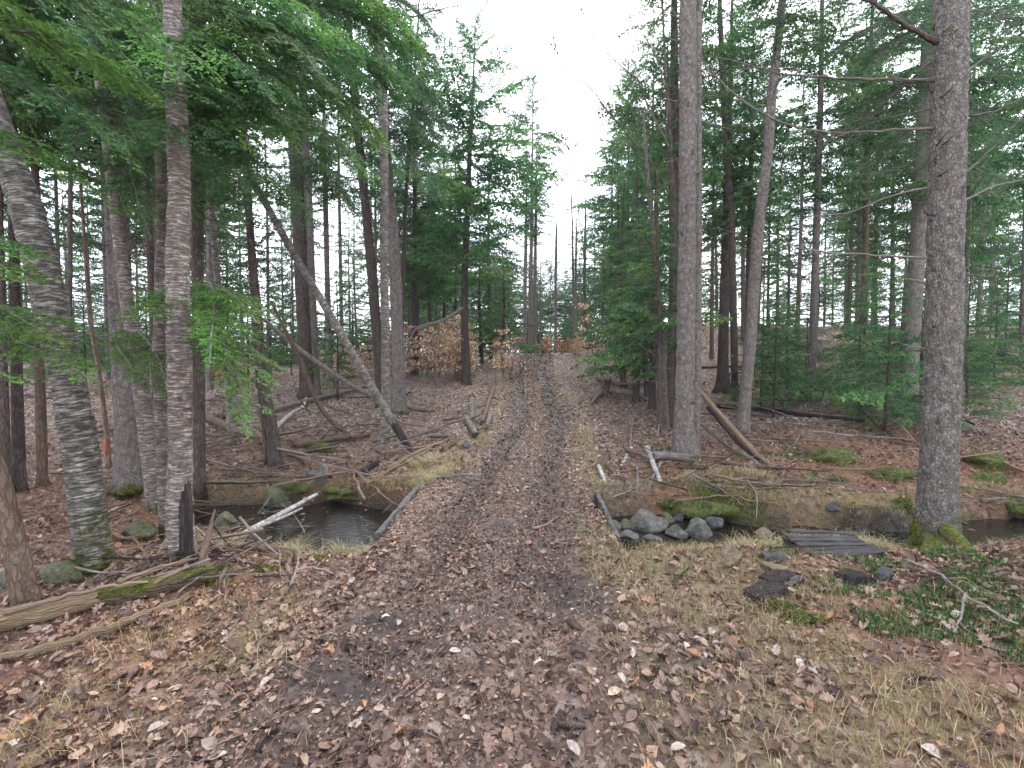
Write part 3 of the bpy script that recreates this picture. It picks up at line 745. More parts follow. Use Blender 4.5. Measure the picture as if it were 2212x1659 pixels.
# ------------------------------------------------------------------ trees
prr = random.Random(11)
def trunk_mesh(P, R, sides, dz, mat, rough, flare, seed):
    L = np.sum(np.linalg.norm(np.diff(P, axis=0), axis=1)); n = max(6, int(L / dz))
    Q = spline(np.column_stack([P, R]), n)
    mb = MB(); tube(mb, Q[:, :3], np.maximum(Q[:, 3], .01), sides, 0, rough=rough, flare=flare, seed=seed)
    return mb.mesh('trunk', [M[mat]])
SEED = [0]
def tree(name, label, pts, mat='spruce', H=15, crownk='hem0', cbase=6., cs=1., dead=None, depth=None, sides=14, dz=.25, rough=.12, flare=.5, group=None, cat='tree', dd=0., topz=None, deadz=1.6, ds=1.):
    """pts: (u, v, w) in picture units, base first; dd: lean in depth per metre of height"""
    SEED[0] += 1; sd = SEED[0]
    b = G(pts[0][0], pts[0][1]) if depth is None else at(pts[0][0], pts[0][1], depth)
    d = b[1]
    if depth is not None: b = np.array([b[0], b[1], gz(b[0], d)])
    W3 = [np.array(b)]; sq = 1 / math.sqrt(1 + ((pts[0][0] - 1106) / 1013.) ** 2); R = [pts[0][2] / 1013. * d / 2 * sq]
    W3[0] = W3[0] - np.array([0, 0, .12])
    for (u, v, w) in pts[1:]:
        q = at(u, v, d); q[1] += dd * (q[2] - b[2]); q = at(u, v, q[1]); W3.append(q); R.append(w / 1013. * d / 2 * sq)
    W3 = np.array(W3)
    if topz is None:
        dirv = nrm((W3[-1] - W3[-2])[None])[0]; top = W3[-1]; hz = top[2] - b[2]
        if H > hz + .5:
            rem = H - hz; steps = max(2, int(rem / 2)); rl = R[-1]
            for k in range(1, steps + 1):
                dirv = nrm((dirv * .8 + np.array([0, 0, .25]))[None])[0]
                W3 = np.vstack([W3, W3[-1] + dirv * rem / steps]); R.append(max(.02, rl * (1 - k / steps * .9)))
    root = link(name, None, loc=tuple(b), label=label, cat=cat, group=group)
    o = link('trunk', trunk_mesh(W3 - b, np.array(R), sides, dz, mat, rough, flare, sd), root)
    zs = W3[:, 2] - b[2]
    def pz(z): return np.array([np.interp(z, zs, W3[:, 0] - b[0]), np.interp(z, zs, W3[:, 1] - b[1]), z])
    if crownk:
        me, ch = CROWN[crownk]; s = (H + .4 - cbase) / ch if cs == 0 else cs
        sv = (H + .4 - cbase) / ch
        c = link('crown', me, root, loc=tuple(pz(cbase))); c.scale = (cs, cs, sv)
        v = pz(H) - pz(cbase); c.rotation_mode = 'QUATERNION'
        c.rotation_quaternion = Vector((0, 0, 1)).rotation_difference(Vector(v)) @ Quaternion((0, 0, 1), prr.random() * 6.28)
    if dead is not None:
        dobj = link('dead_branches', DEAD[dead], root, loc=tuple(pz(deadz)))
        v = pz(deadz + 4) - pz(deadz); dobj.rotation_mode = 'QUATERNION'; dobj.scale = (ds, ds, 1)
        dobj.rotation_quaternion = Vector((0, 0, 1)).rotation_difference(Vector(v)) @ Quaternion((0, 0, 1), prr.random() * 6.28)
    return root, b, pz
def branch(root, pts, r0, mat='deadtwig', twigs=8, seed=0, name='branch', tl=.35, r1=None, label=None, leaves=False):
    """pts: world points; adds bare branch with twigs as part of the tree"""
    base = np.array(root.location); rg = np.random.default_rng(seed + 500)
    L = np.sum(np.linalg.norm(np.diff(np.array(pts), axis=0), axis=1)); n = max(6, int(L / .12))
    P = spline(np.array(pts), n) - base; P[1:] += rg.normal(0, .006, (n - 1, 3)); mb = MB()
    tube(mb, P, np.linspace(r0, r1 or r0 * .3, n), 6, 0, rough=.15, seed=seed)
    ax = nrm((P[-1] - P[0])[None])[0]
    def tw(c, d, l, r, lev):
        m = 5; Q = [c]
        for k in range(m):
            d = nrm((d + rg.normal(0, .16, 3))[None])[0]; Q.append(Q[-1] + d * l / m)
        tube(mb, np.array(Q), np.linspace(r, .0015, m + 1), 3, 0, cap=False, seed=seed)
        if lev:
            for k in range(int(3)):
                tw(Q[int(rg.integers(1, m))], nrm((d + rg.normal(0, .6, 3))[None])[0], l * .45, r * .6, lev - 1)
    for k in range(twigs):
        i = int(rg.uniform(.15, 1) * (n - 1)); d = nrm((ax * .6 + rg.normal(0, .55, 3))[None])[0]
        tw(P[i], d, tl * L * .3 * rg.uniform(.4, 1.1) + .08, r0 * .35, 1)
    return link(name, mb.mesh(name, [M[mat]]), root, label=label)

EV = 'evergreen trunk'
# --- left side
t1, b1, z1 = tree('yellow_birch', 'thick leaning yellow birch with shaggy banded bark and mossy green foot, far left foreground',
    [(207, 1238, 88), (190, 1100, 78), (168, 930, 76), (132, 760, 72), (92, 580, 70), (48, 420, 68), (-20, 240, 66)], 'yellow', 11, None, sides=64, dz=.02, rough=.13, flare=.35)
t2, b2, z2 = tree('brown_trunk', 'short brown trunk leaning out of the frame at the lower left edge',
    [(62, 1305, 70), (30, 1170, 58), (0, 1040, 50), (-40, 880, 46)], 'brown', 8, 'hem1', cbase=4.6, cs=.7, sides=24, dz=.05, flare=.3)
t3, b3, z3 = tree('spruce', 'straight grey spruce with large bare trunk left of the peeling birches',
    [(280, 1058, 60), (272, 900, 54), (262, 700, 54), (254, 500, 53), (246, 330, 52), (240, 180, 50)], 'spruce', 15, 'hem0', cbase=5.2, cs=.95, sides=28, dz=.06, dead=0, deadz=2.6)
t4, b4, z4 = tree('leaning_birch', 'rough bark trunk leaning left behind the hollow birch',
    [(340, 1110, 40), (318, 930, 42), (298, 790, 38), (282, 690, 34), (268, 600, 30)], 'flaky', 9, None, sides=20, dz=.06, depth=5.9)
t5, b5, z5 = tree('hollow_birch', 'peeling birch with a black rotten hollow in its foot beside the mossy log',
    [(394, 1215, 66), (388, 1100, 54), (390, 950, 50), (387, 780, 50), (383, 600, 49), (388, 400, 46), (382, 260, 42)], 'flaky', 10, None, sides=60, dz=.018, rough=.2, flare=.25)
t6, b6, z6 = tree('flaky_birch', 'second flaky birch stem rising close behind the hollow birch',
    [(362, 1130, 38), (352, 960, 34), (345, 780, 32), (350, 600, 32), (352, 400, 30), (345, 250, 27)], 'flaky', 10, None, depth=5.3, sides=24, dz=.05, rough=.18)
t7, b7, z7 = tree('spruce', 'slim smooth brown spruce just right of the hollow birch',
    [(432, 1098, 27), (430, 900, 27), (428, 700, 27), (427, 500, 27), (428, 330, 26)], 'dark', 13, 'hem2', cbase=4.4, cs=.8, sides=16, dead=1, deadz=2.0)
t8, b8, z8 = tree('pale_birch', 'thin pale banded birch between the peeling birches and the leaning dead birch',
    [(500, 962, 16), (492, 820, 16), (478, 700, 16), (466, 560, 15), (455, 420, 14)], 'pale', 11, None)
t9, b9, z9 = tree('dark_spruce', 'crooked dark double stemmed spruce on the far pond bank',
    [(598, 1008, 34), (586, 920, 28), (562, 790, 24), (556, 700, 25), (545, 560, 18), (535, 420, 16)], 'dark', 12, 'hem3', cbase=6., cs=.6, dead=2, deadz=1.5)
P9 = [at(578, 990, b9[1] + .05), at(568, 900, b9[1] + .05), at(556, 800, b9[1] + .05), at(551, 700, b9[1])]
P9[0][2] -= .1
branch(t9, P9, .055, 'brown', 0, 4, 'stem', r1=.05)
t10, b10, z10 = tree('spruce', 'thicker of the two touching spruce trunks left of the leaning birch top, mossy foot',
    [(667, 860, 36), (661, 760, 33), (653, 620, 31), (646, 480, 30), (636, 320, 26), (628, 200, 24)], 'dark', 16, 'hem1', cbase=7.5, cs=.8, dead=3, deadz=2.5)
t11, b11, z11 = tree('spruce', 'thinner of the two touching spruce trunks left of the leaning birch top',
    [(682, 858, 24), (677, 740, 20), (672, 600, 19), (667, 450, 18), (660, 300, 17)], 'spruce', 15, None, dead=0, deadz=2.5)
t12, b12, z12 = tree('pale_birch', 'pale grey trunk standing above the orange beech brush on the left',
    [(712, 770, 15), (708, 660, 13), (705, 520, 12), (702, 380, 11)], 'pale', 14, None, cbase=7.5, cs=.8, depth=19)
t13, b13, z13 = tree('spruce', 'slightly curved spruce just left of the white flaky birch by the track',
    [(826, 880, 24), (818, 780, 22), (806, 620, 22), (795, 500, 20), (780, 350, 18), (766, 210, 17)], 'dark', 16, 'hem3', cbase=8.5, cs=.7, dead=1, deadz=2.6)
t14, b14, z14 = tree('white_birch', 'slender white flaky birch in front of the stout spruce left of the track',
    [(831, 960, 24), (833, 860, 20), (832, 700, 18), (829, 540, 17), (830, 400, 17), (828, 250, 20), (824, 140, 20)], 'pale', 12, None, sides=18, dz=.05, rough=.15)
t15, b15, z15 = tree('spruce', 'stout smooth spruce left of the track, tallest trunk beside the white birch',
    [(861, 890, 33), (860, 780, 29), (856, 640, 26), (848, 500, 25), (838, 400, 24), (828, 250, 22), (818, 120, 20)], 'spruce', 16, 'hem0', cbase=6.6, cs=.95, sides=20, dead=2, deadz=3.5, ds=.6)
t16, b16, z16 = tree('dark_pole', 'thin dark curving pole tree behind the stout spruce left of the track',
    [(868, 850, 12), (868, 700, 10), (872, 540, 9), (878, 400, 8), (890, 260, 7)], 'dark', 13, 'hem2', cbase=7, cs=.6, depth=14)
# leaning dead birch
def leaner(name, label, pts3, radii, mat, sides=14, rough=.1, cat='dead tree', dz=.06, parts=True, ragged=False):
    P = np.array(pts3); base = P[0]
    L = np.sum(np.linalg.norm(np.diff(P, axis=0), axis=1)); n = max(6, int(L / dz)); Q = spline(np.column_stack([P, radii]), n)
    mb = MB(); SEED[0] += 1; tube(mb, Q[:, :3] - base, Q[:, 3], sides, 0, rough=rough, seed=SEED[0], ragged=ragged)
    return link(name, mb.mesh(name, [M[mat]]), loc=tuple(base), label=label, cat=cat)
gb = G(889, 972)
dpt = [gb[1]] * 7
uv = [(889, 970), (835, 890), (762, 765), (692, 645), (618, 520), (552, 400), (482, 285)]
PP = [at(u, v, d) for (u, v), d in zip(uv, dpt)]; PP[0][2] -= .05
lean = link('leaning_birch', None, loc=tuple(PP[0]), label='long dead birch leaning to the left over the pond bank, black at its foot', cat='dead tree')
def part_tube(root, name, PP, RR, mat, sides=16, rough=.1, dz=.06, ragged=False, label=None, flare=0.):
    b = np.array(root.location); P = np.array(PP); L = np.sum(np.linalg.norm(np.diff(P, axis=0), axis=1)); n = max(6, int(L / dz)); Q = spline(np.column_stack([P, RR]), n)
    mb = MB(); SEED[0] += 1; tube(mb, Q[:, :3] - b, Q[:, 3], sides, 0, rough=rough, seed=SEED[0], ragged=ragged, flare=flare)
    return link(name, mb.mesh(name, [M[mat]]), root, label=label)
k = gb[1] / 1013 / 2
mid = PP[0] * .35 + PP[1] * .65
part_tube(lean, 'trunk', [mid] + PP[1:], np.array([18, 17.5, 17, 16, 15, 14, 12]) * k, 'pale')
part_tube(lean, 'bare_foot', [PP[0], PP[0] * .6 + mid * .4, mid * 1.0], np.array([12, 16, 18]) * k, 'rotten', ragged=True, label='black barkless foot')
# bent pole crossing in front
g2 = G(936, 890)
uv = [(936, 890), (837, 872), (758, 834), (664, 770), (610, 728), (568, 690)]
leaner('bent_pole', 'bent dead pole crossing behind the leaning birch, its tip lying on the bank', [at(u, v, g2[1] - i * .28) + np.array([0, 0, .03 if i else .02]) for i, (u, v) in enumerate(uv)], np.array([8, 10, 10, 9.5, 9, 7]) * g2[1] / 2026, 'spruce')
g3 = G(738, 930)
uv = [(738, 930), (712, 905), (688, 874), (668, 826), (654, 790), (629, 738), (604, 690), (586, 650)]
leaner('curved_sapling', 'thin curved dead sapling arching down to the ground left of the leaning birch', [at(u, v, g3[1] - .02 * i) for i, (u, v) in enumerate(uv)], np.array([11, 10, 9, 9, 9, 8, 7, 6]) * g3[1] / 2026, 'brown')
# thin tree with orange blaze
t17, b17, z17 = tree('thin_trunk', 'thin trunk with an orange paint mark left of the grey spruce',
    [(236, 1010, 13), (228, 910, 12), (212, 790, 10), (196, 700, 12), (186, 570, 9)], 'brown', 7, None)
mb = MB(); q0 = at(233, 982, b17[1] - .0) - b17; q1 = at(231, 950, b17[1]) - b17
off17 = np.array([0, -4.2 * b17[1] / 1013, 0]); tube(mb, np.array([q0, (q0 + q1) / 2, q1]) + off17, np.array([1.4, 2.8, 2.2]) * b17[1] / 1013, 8, 0, rough=.3)
link('paint_mark', mb.mesh('paint_mark', [M['blaze']]), t17)
for lab, u, v, w, mt, dpt in (('dark trunk at the left edge behind the shaggy birch', 42, 1060, 34, 'dark', None), ('brown trunk right behind the leaning edge trunk, left of the shaggy birch', 92, 1050, 28, 'brown', None),
                         ('dim spruce trunk at the left border beyond the pond level', 12, 1075, 30, 'dark', None)):
    tree('spruce', lab, [(u, v, w), (u - 6, v - 250, w * .85), (u - 14, v - 600, w * .7)], mt, 13, 'hem%d' % prr.randrange(4), cbase=4.6, cs=.8, dead=prr.randrange(4), deadz=1.8)
tree('thin_trunk', 'thin grey trunk with sky around it left of the grey spruce', [(152, 930, 14), (150, 700, 13), (152, 430, 11)], 'dark', 15, 'hem1', cbase=6, cs=.8, depth=12, dead=0)
tree('thin_trunk', 'dark slender spruce between the grey spruce and the hollow birch', [(342, 940, 22), (330, 640, 20), (318, 420, 18), (312, 270, 17)], 'dark', 15, 'hem2', cbase=6, cs=.8, depth=9.5, dead=1)

# --- centre and right
c1, bc1, zc1 = tree('hemlock', 'tall lone hemlock in the middle, left of the track crest, standing in beech brush',
    [(1008, 785, 20), (1003, 680, 16), (1005, 560, 14), (1010, 450, 12), (1016, 300, 9), (1022, 190, 5)], 'dark', 13.4, 'broad', cbase=3.6, cs=1.15, sides=16, depth=18)
R_ = [('pine', 'feathery pine with drooping tip right of the lone hemlock', 1146, 745, 10, 'broad1', 30, 17.5, 7.5, 1.05),
      ('pine', 'grey twin trunk pine at the head of the track, left stem', 1134, 752, 9, 'pine1', 33, 15, 8, .6),
      ('spruce', 'straight grey trunk at the head of the track, just right of the twin pine', 1155, 752, 9, 'hem2', 31, 14, 7, .7),
      ('spruce', 'thin trunk beyond the crest directly over the track', 1200, 745, 7, 'bare0', 35, 10, 3, .6),
      ('spruce', 'thin trunk at the right side of the crest beside orange brush', 1243, 752, 6, 'hem1', 31, 9, 4.5, .55),
      ('hardwood', 'bare grey hardwood right of the crest', 1262, 750, 8, 'bare1', 34, 12, 4, .8)]
for nm, lab, u, v, w, ck, dp, H, cb, cs in R_:
    tree(nm, lab, [(u, v, w), (u, v - 120, w * .9), (u + 2, v - 240, w * .75)], 'pale' if ck.startswith('pine1') else 'spruce', H, ck, cbase=cb, cs=cs, depth=dp, flare=.2, sides=8, dz=.6)
tree('snag', 'thin bare snag spike standing alone against the sky gap', [(1240, 760, 6), (1238, 600, 5), (1236, 480, 4), (1232, 365, 2)], 'greystick', 1, None, depth=32, flare=0, cat='dead tree', sides=8, topz=1)
r1, br1, zr1 = tree('spruce', 'large twin fused grey spruce trunk right of the track',
    [(1480, 990, 54), (1477, 900, 42), (1481, 760, 38), (1483, 600, 37), (1485, 450, 36), (1486, 300, 36), (1486, 150, 35), (1486, 0, 34)], 'spruce', 17, 'hem2', cbase=9, cs=1., sides=60, dz=.03, rough=.16, flare=.6)
part_tube(r1, 'stem', [at(1500, 990, br1[1] + .06) - np.array([0, 0, .1]), at(1504, 800, br1[1] + .05), at(1506, 600, br1[1] + .05), at(1507, 400, br1[1] + .05), at(1507, 200, br1[1] + .05), at(1507, 0, br1[1] + .05), at(1507, -300, br1[1] + .05)], np.array([24, 20, 19, 18, 17, 17, 12]) * br1[1] / 2026, 'spruce', rough=.12)
r2, br2, zr2 = tree('snag', 'thin broken topped dead snag left of the twin spruce',
    [(1441, 925, 15), (1436, 850, 13), (1428, 700, 12), (1418, 580, 12), (1406, 450, 10), (1396, 340, 8), (1390, 245, 6)], 'spruce', 1, None, sides=14, dz=.08, cat='dead tree', topz=1)
tree('young_hemlock', 'thin dark young hemlock with fine low branches, left of the snag', [(1400, 866, 15), (1394, 800, 12), (1390, 680, 10), (1388, 540, 8), (1388, 420, 5)], 'dark', 5.2, 'sap0', cbase=1.6, cs=1.35, dead=2, deadz=.6, sides=8)
tree('young_hemlock', 'second thin dark young hemlock touching the snag foot', [(1424, 880, 10), (1424, 760, 9), (1421, 600, 8), (1420, 480, 6)], 'dark', 6, 'sap1', cbase=2.0, cs=1.4, dead=1, deadz=.7, sides=8, depth=10.8)
r5, br5, zr5 = tree('dark_spruce', 'dark shaded spruce trunk directly behind the twin spruce', [(1462, 905, 32), (1461, 760, 27), (1460, 600, 27), (1458, 440, 26)], 'dark', 15, 'hem0', cbase=6.2, cs=.95, dead=3)
tree('dark_spruce', 'dark spruce stump like trunk right of the twin spruce with roots', [(1562, 846, 30), (1562, 760, 24), (1566, 620, 22), (1572, 400, 18)], 'dark', 14, 'hem3', cbase=4.8, cs=.9, flare=.8, dead=0)
r7, br7, zr7 = tree('leaning_spruce', 'grey trunk leaning right with a bend halfway, right of the twin spruce',
    [(1602, 935, 30), (1612, 830, 27), (1622, 720, 26), (1630, 600, 25), (1640, 480, 24), (1658, 330, 22), (1668, 200, 20), (1682, 80, 18), (1690, 0, 17)], 'spruce', 14, 'hem1', cbase=8, cs=.9, sides=20, dead=1, deadz=3.2)
tree('spruce', 'dark spruce rising behind the bend of the leaning grey trunk', [(1590, 800, 16), (1580, 500, 16), (1568, 300, 15), (1560, 150, 14)], 'dark', 15, 'hem2', cbase=5, cs=1., depth=14)
tree('spruce', 'slim trunk left of the leaning grey trunk in the upper right woods', [(1612, 780, 10), (1618, 500, 10), (1622, 330, 8)], 'dark', 12, 'hem0', cbase=4.6, cs=.8, depth=16)
r8, br8, zr8 = tree('spruce', 'massive scaly spruce with bright mossy root flare, right foreground',
    [(2022, 1190, 100), (2025, 1080, 90), (2030, 950, 84), (2037, 800, 82), (2040, 600, 80), (2045, 400, 79), (2050, 200, 77), (2055, 0, 74)], 'rbig', 16, None, sides=110, dz=.016, rough=.1, flare=.75)
r9, br9, zr9 = tree('spruce', 'grey spruce half hidden behind the massive mossy spruce', [(1958, 885, 50), (1966, 760, 42), (1978, 600, 38), (1990, 400, 36), (2000, 200, 34)], 'spruce', 15, 'hem3', cbase=5.2, cs=1.1, dead=2, deadz=2.3, sides=18)
# moss on the roots of the massive spruce
d8 = br8[1]
for k, (uu, vv, r0) in enumerate(((2118, 1210, .07), (2080, 1240, .055), (1982, 1218, .05), (2040, 1250, .05))):
    e = G(uu, vv); s = br8 + (np.array([0, 0, .22 if k == 0 else .14])) + (e - br8) * .3
    part_tube(r8, 'root', [s, s * .5 + e * .5 + np.array([0, 0, -.02]), e - np.array([0, 0, .07])], [r0 * 1.3, r0, r0 * .5], 'mosslog', sides=14, dz=.04)
# big dead branches on massive spruce (u, v, depth offset)
def bb(root, d0, pts, r, tw=8, seed=0, tl=.5, mat='deadtwig', r1=None):
    branch(root, [at(u, v, d0 + o) for u, v, o in pts], r, mat, tw, seed, tl=tl, r1=r1)
bb(r8, d8, [(2025, 92, 0), (1960, 55, -.2), (1880, 5, -.5), (1800, -40, -.8)], .032, 6, 1)
bb(r8, d8, [(2022, 172, 0), (1930, 172, .2), (1800, 168, .6), (1690, 160, .9), (1620, 140, 1.2), (1540, 120, 1.4)], .02, 14, 2)
bb(r8, d8, [(2018, 276, 0), (1900, 284, .3), (1780, 285, .6), (1690, 265, .8), (1600, 215, 1.), (1530, 150, 1.2), (1490, 80, 1.3), (1450, 10, 1.4)], .019, 16, 3)
bb(r8, d8, [(2008, 405, 0), (1920, 425, .2), (1840, 458, .4), (1740, 468, .7)], .014, 10, 4, mat='greystick')
bb(r8, d8, [(2005, 558, 0), (1900, 552, .1), (1790, 545, .3), (1720, 535, .5), (1680, 508, .6)], .014, 14, 5, mat='greystick')
bb(r8, d8, [(2015, 130, 0), (1960, 180, .3), (1880, 250, .8), (1790, 280, 1.2)], .012, 10, 6)
bb(r8, d8, [(2010, 235, 0), (1900, 260, .2), (1800, 300, .4), (1730, 330, .5)], .01, 10, 16)
bb(r8, d8, [(2005, 330, 0), (1940, 365, .2), (1850, 380, .4)], .01, 10, 17)
bb(r8, d8, [(2075, 165, 0), (2150, 110, .2), (2230, 55, .3)], .018, 8, 7, mat='greystick')
bb(r8, d8, [(2068, 385, 0), (2130, 335, .1), (2230, 230, .2)], .015, 8, 8)
bb(r8, d8, [(2070, 440, 0), (2140, 405, .1), (2230, 385, .2)], .014, 8, 9, mat='greystick')
bb(r8, d8, [(2070, 590, 0), (2150, 600, .1), (2230, 595, .2)], .01, 6, 10)
bb(r8, d8, [(2000, 612, 0), (1975, 606, -.1), (1950, 602, -.1)], .012, 0, 11, mat='greystick')
bb(r8, d8, [(1998, 755, 0), (1975, 748, -.1), (1945, 742, -.1)], .012, 0, 12, mat='greystick')
bb(r8, d8, [(1990, 965, 0), (1972, 950, -.1), (1950, 922, -.1)], .014, 0, 13, mat='greystick')
bb(r8, d8, [(2066, 895, 0), (2100, 900, -.1), (2125, 900, -.1)], .012, 0, 14, mat='greystick')
bb(r8, d8, [(2068, 250, 0), (2150, 240, .1), (2230, 200, .2)], .012, 10, 15)
# stub branches on twin spruce
for k, (u, v, u2, v2) in enumerate(((1512, 545, 1540, 510), (1478, 465, 1482, 440), (1478, 510, 1470, 495), (1512, 470, 1560, 440), (1470, 340, 1430, 350), (1470, 220, 1395, 205), (1512, 210, 1590, 195), (1512, 260, 1600, 285), (1470, 90, 1400, 60))):
    bb(r1, br1[1], [(u, v, 0), ((u + u2) / 2, (v + v2) / 2 + 3, -.1), (u2, v2, -.2)], .014, 5, 30 + k, tl=.8)
rgs = np.random.default_rng(71)
for root_, dd_, us, v0_, v1_, cnt_ in ((r1, br1[1], (1474, 1512), 60, 900, 12), (r8, d8, (2008, 2064), 40, 1000, 16)):
    for k in range(cnt_):
        u = rgs.uniform(*us); v = rgs.uniform(v0_, v1_); rr = (us[1] - us[0]) / 2026 * dd_; f = (u - (us[0] + us[1]) / 2) / ((us[1] - us[0]) / 2)
        a = at(u, v, dd_ - rr * math.sqrt(max(0, 1 - f * f)) * .9); dn = np.array([f, -math.sqrt(max(.05, 1 - f * f)), rgs.uniform(-.1, .5)]); l = rgs.uniform(.03, .13)
        branch(root_, [a - dn * .04, a + dn * l * .5, a + dn * l + np.array([0, 0, l * .2])], rgs.uniform(.009, .018), 'dark', 0, 700 + k, 'branch_stub', r1=.006)
# bare hardwood over the gap
hb, bh, zh = tree('bare_hardwood', 'bare hardwood with long twigs arching over the sky gap', [(1446, 890, 18), (1450, 700, 16), (1455, 480, 15), (1448, 330, 13)], 'dark', 9, None, sides=12, depth=11.6)
dh = bh[1]
bb(hb, dh, [(1450, 420, 0), (1400, 340, -.2), (1365, 302, -.3), (1312, 240, -.4), (1276, 191, -.5), (1218, 142, -.6), (1196, 102, -.6), (1161, 80, -.6)], .03, 26, 41, tl=.42, r1=.005)
bb(hb, dh, [(1452, 330, 0), (1396, 222, -.2), (1383, 178, -.2), (1330, 133, -.3), (1285, 84, -.4), (1267, 44, -.5), (1241, -10, -.5)], .03, 26, 42, tl=.42, r1=.005)
bb(hb, dh, [(1452, 250, 0), (1420, 130, -.1), (1380, 60, -.2), (1330, 0, -.3)], .024, 22, 43, tl=.4, r1=.005)
bb(hb, dh, [(1452, 380, 0), (1440, 200, 0), (1430, 0, 0), (1425, -100, 0)], .04, 22, 44, tl=.3, r1=.02)
bb(t15, b15[1], [(830, 60, 0), (885, 38, 0), (975, 15, 0), (1090, 5, .1)], .025, 26, 45, tl=.45, r1=.004)
# long dark boughs sweeping down across the young hemlocks
bb(r5, br5[1], [(1455, 640, 0), (1400, 615, -.1), (1300, 560, -.2), (1220, 500, -.3)], .02, 16, 46, tl=.4)
bb(r5, br5[1], [(1455, 795, 0), (1380, 745, -.1), (1320, 700, -.2), (1260, 645, -.3)], .022, 14, 47, tl=.4)

# ------------------------------------------------------------------ near boughs of green hemlock
def bough(root, a, b, wd, seed, mat='hemlit', ll=.032, lw=.0135, step=.036, droop=.16, tone=(0, 1), name='bough', roll=0., sub=0):
    """leafy bough from world point a to b"""
    a = np.array(a); b = np.array(b); L = np.linalg.norm(b - a); rg = np.random.default_rng(seed + 900); mb = MB()
    ex = (b - a) / L; ez = nrm((np.array([0, 0, 1.]) - ex * ex[2])[None])[0]; ey = np.cross(ez, ex)
    A = np.stack([ex, ey, ez], 1) @ rotx(roll)
    sp = spray(1., wd / L * .6, step / L, ll / L, lw / L, droop, rg, tone=tone)
    base = np.array(root.location)
    put_spray(mb, sp, A, a - base, L)
    n = max(3, int(L / .12))
    for k in range(n):      # side boughs
        t = (k + .6) / n * .92; sg = 1 if k % 2 else -1
        l = wd * (.4 + .9 * math.sin(math.pi * min(1, t + .15))) * rg.uniform(.6, 1.05)
        sp2 = spray(1., .4, step / l, ll / l, lw / l, droop * 1.5, rg, tone=tone)
        B = A @ rotz(sg * math.radians(rg.uniform(35, 65))) @ roty(rg.uniform(-.1, .3)) @ rotx(rg.normal(0, .3))
        p = a - base + A @ np.array([L * t, .03 * L * math.sin(t * 3), L * (.05 * t - droop * t * t)])
        put_spray(mb, sp2, B, p, l, rg.normal(0, .08), wood=2)
    return link(name, mb.mesh(name, [M[mat], M['deadtwig']], False), root)
# bright sprays in front of the birches, hanging off the slim spruce
bough(t7, at(430, 640, 5.2), at(268, 622, 3.3), .42, 1)
bough(t7, at(432, 625, 5.2), at(575, 628, 3.6), .38, 2)
bough(t7, at(430, 600, 5.4), at(470, 700, 3.3), .45, 3)
bough(t7, at(430, 640, 5.6), at(572, 862, 3.5), .4, 4)
bough(t7, at(430, 700, 5.6), at(520, 800, 3.6), .35, 5)
bough(t3, at(285, 700, 6.4), at(350, 800, 4.3), .35, 6)
bough(t3, at(262, 740, 6.4), at(300, 790, 4.6), .3, 7, tone=(.2, 1))
bough(t2, at(-60, 640, 3.5), at(140, 700, 3.), .35, 8)
bough(t2, at(-60, 700, 3.5), at(200, 770, 2.9), .35, 9)
bough(t2, at(-60, 560, 3.2), at(60, 560, 2.6), .3, 10)
bough(t2, at(-80, 800, 3.2), at(60, 790, 2.8), .2, 11)
bough(t2, at(-60, 500, 3.4), at(60, 530, 3.), .3, 12)
# canopy of overhanging boughs, upper left
k = 20
spec = [(t2, (-60, 60, 3.2), (260, 60, 2.8)), (t2, (-60, 140, 3.3), (210, 190, 3.)), (t2, (-60, -60, 3.), (330, -20, 2.8)), (t2, (-60, 260, 3.4), (80, 300, 3.)), 
        (t3, (260, 60, 6.), (120, 40, 4.)), (t3, (250, 90, 6.2), (420, 130, 4.)), (t3, (250, 10, 6.), (520, 60, 4.)), (t3, (250, 180, 6.2), (160, 260, 4.4)), (t3, (250, 0, 6.2), (330, 160, 4.2)), (t3, (250, -80, 6.), (440, -10, 3.8)),
        (t7, (428, 80, 5.2), (620, 120, 3.8)), (t7, (428, 0, 5.2), (700, 30, 3.8)), (t7, (428, 150, 5.4), (560, 240, 4.)), (t7, (428, 120, 5.4), (660, 190, 4.2)), (t7, (428, 200, 5.4), (360, 290, 4.2)), (t7, (428, -60, 5.4), (780, -20, 4.2)), (t7, (428, 20, 5.4), (760, 110, 4.4)), (t7, (428, 230, 5.6), (520, 340, 4.4)), (t7, (428, -20, 5.4), (580, 20, 4.)),
        (t7, (428, 60, 5.8), (800, 60, 5.2)), (t10, (640, 120, 8), (860, 60, 6.)), (t10, (640, 160, 8), (800, 230, 6.5)), (t9, (535, 320, 7.6), (480, 420, 6.)),
        (t7, (445, 150, 5.2), (330, 120, 3.4)), (t7, (445, 60, 5.0), (340, 60, 3.3)), (t7, (450, 240, 5.2), (350, 220, 3.5)), (t3, (262, 330, 6.2), (350, 420, 4.4)), (t10, (640, 240, 9), (770, 330, 8)), (t10, (650, 320, 10), (760, 420, 9)),
        (t10, (640, 0, 8), (900, 40, 6.8)), (t10, (640, -40, 8), (880, -60, 6.))]
for root, a, b in spec:
    k += 1; dz_ = a[2]
    f = 1. if b[2] < 4.5 else 1.5
    bough(root, at(*a), at(*b), .62 if b[2] < 4.5 else 1.05, k, 'hem' if k % 3 else 'hemlit', ll=.048 * f, lw=.02 * f, step=.06 * f, droop=.2, tone=(.1, 1.))
